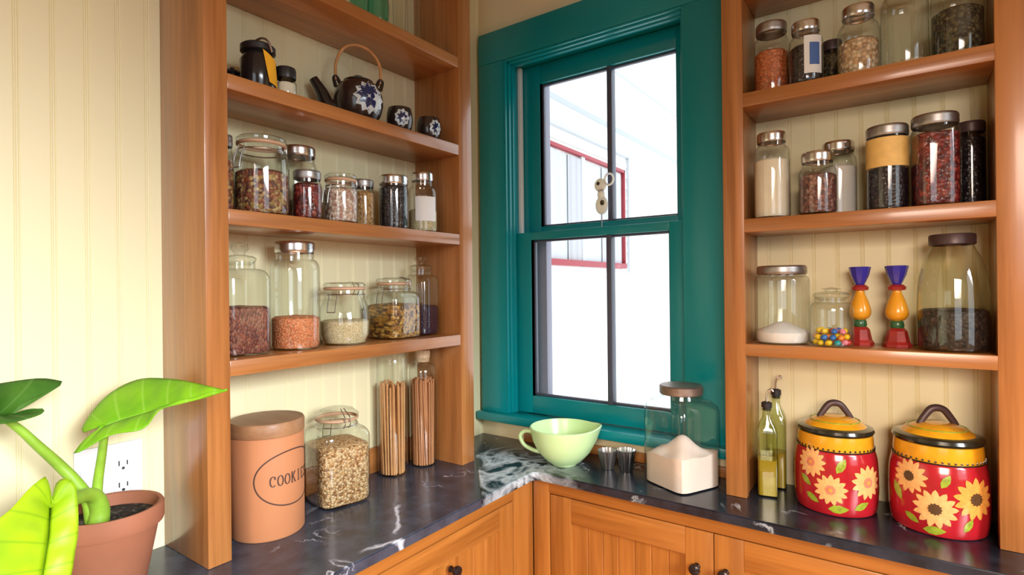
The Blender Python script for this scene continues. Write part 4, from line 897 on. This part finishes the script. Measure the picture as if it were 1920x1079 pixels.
def leaf(mid, e1, e2, mat, dome):
    N_, K = 33, 9; V = []; F = []; U = []
    mid = cr(rel(mid), 10)
    for side, e in ((0, e1), (1, e2)):
        E = resamp(cr(rel(e), 8), N_); Mr = resamp(mid, N_); b = len(V)
        nrm = (E[N_//2]-Mr[N_//2]).cross(mid[-1]-mid[0]).normalized()
        if nrm.z < 0: nrm = -nrm
        for i in range(N_):
            t = i/(N_-1); mt = max(0, (t-.28)/.72); k_ = mt*(N_-1); j = min(int(k_), N_-2); mp = Mr[j].lerp(Mr[j+1], k_-j)
            for k in range(K):
                s = k/(K-1); wv = .0018*sin(t*7*2*pi)*s*(1-s)*4
                V.append(mp.lerp(E[i], s)+nrm*(dome*s*(1-s)*4+wv)); U.append((t, s))
        for i in range(N_-1):
            for k in range(K-1): F.append((b+i*K+k, b+(i+1)*K+k, b+(i+1)*K+k+1, b+i*K+k+1))
    o = obj('leaf', V, F, M[mat], pl, uv=U, ang=80)
    sm = o.modifiers.new('thickness', 'SOLIDIFY'); sm.thickness = .0007
    return o
leaf([(0.142, -1.144, 0.278), (0.159, -1.123, 0.287), (0.182, -1.105, 0.295), (0.218, -1.081, 0.309), (0.251, -1.056, 0.32), (0.288, -1.026, 0.33)],
 [(0.142, -1.144, 0.278), (0.127, -1.157, 0.273), (0.114, -1.166, 0.269), (0.096, -1.156, 0.282), (0.082, -1.133, 0.305), (0.078, -1.113, 0.321), (0.095, -1.095, 0.335), (0.123, -1.078, 0.343), (0.175, -1.054, 0.342), (0.224, -1.043, 0.338), (0.288, -1.026, 0.33)],
 [(0.142, -1.144, 0.278), (0.146, -1.164, 0.264), (0.149, -1.186, 0.248), (0.161, -1.182, 0.25), (0.171, -1.166, 0.261), (0.181, -1.152, 0.27), (0.196, -1.139, 0.274), (0.212, -1.125, 0.276), (0.216, -1.113, 0.282), (0.227, -1.1, 0.305), (0.242, -1.076, 0.312), (0.265, -1.05, 0.32), (0.288, -1.026, 0.33)], 'leafA', .004)
leaf([(0.111, -1.257, 0.309), (0.146, -1.285, 0.325), (0.182, -1.312, 0.339), (0.256, -1.355, 0.353)],
 [(0.111, -1.257, 0.309), (0.106, -1.236, 0.326), (0.102, -1.21, 0.336), (0.098, -1.184, 0.347), (0.085, -1.193, 0.353), (0.08, -1.213, 0.357), (0.101, -1.259, 0.358), (0.153, -1.307, 0.359), (0.256, -1.355, 0.353)],
 [(0.111, -1.257, 0.309), (0.124, -1.247, 0.315), (0.137, -1.234, 0.319), (0.15, -1.222, 0.321), (0.159, -1.226, 0.316), (0.166, -1.242, 0.313), (0.172, -1.262, 0.312), (0.187, -1.287, 0.316), (0.231, -1.325, 0.328), (0.256, -1.355, 0.353)], 'leafB', .003)
leaf([(0.219, -1.234, 0.196), (0.243, -1.242, 0.164), (0.261, -1.252, 0.131), (0.279, -1.261, 0.1), (0.292, -1.271, 0.064)],
 [(0.219, -1.234, 0.196), (0.215, -1.23, 0.211), (0.211, -1.225, 0.225), (0.218, -1.218, 0.232), (0.226, -1.211, 0.227), (0.232, -1.208, 0.215), (0.242, -1.209, 0.188), (0.251, -1.212, 0.162), (0.26, -1.218, 0.142), (0.273, -1.228, 0.111), (0.283, -1.248, 0.082), (0.292, -1.271, 0.064)],
 [(0.219, -1.234, 0.196), (0.219, -1.235, 0.22), (0.219, -1.237, 0.238), (0.222, -1.242, 0.24), (0.234, -1.259, 0.233), (0.25, -1.28, 0.218), (0.261, -1.3, 0.207), (0.272, -1.319, 0.182), (0.283, -1.317, 0.14), (0.291, -1.3, 0.097), (0.292, -1.271, 0.064)], 'leafC', .004)
def stem(P, ra, rb):
    Q = cr(rel(P), 6); m = len(Q); G().tube(Q, [ra+(rb-ra)*i/(m-1) for i in range(m)], 12).out('stem', M['stem'], pl)
stem([(0.142, -1.144, 0.278), (0.131, -1.145, 0.234), (0.12, -1.147, 0.19), (0.119, -1.149, 0.157), (0.119, -1.15, 0.122)], .0055, .0085)
stem([(0.111, -1.257, 0.309), (0.11, -1.238, 0.287), (0.11, -1.219, 0.26), (0.106, -1.193, 0.224), (0.111, -1.175, 0.195), (0.116, -1.159, 0.16), (0.117, -1.154, 0.122)], .0050, .0105)
stem([(0.128, -1.150, 0.122), (0.129, -1.148, 0.147), (0.137, -1.157, 0.17), (0.153, -1.174, 0.181), (0.187, -1.2, 0.188), (0.212, -1.222, 0.193), (0.219, -1.234, 0.196)], .0150, .0050)
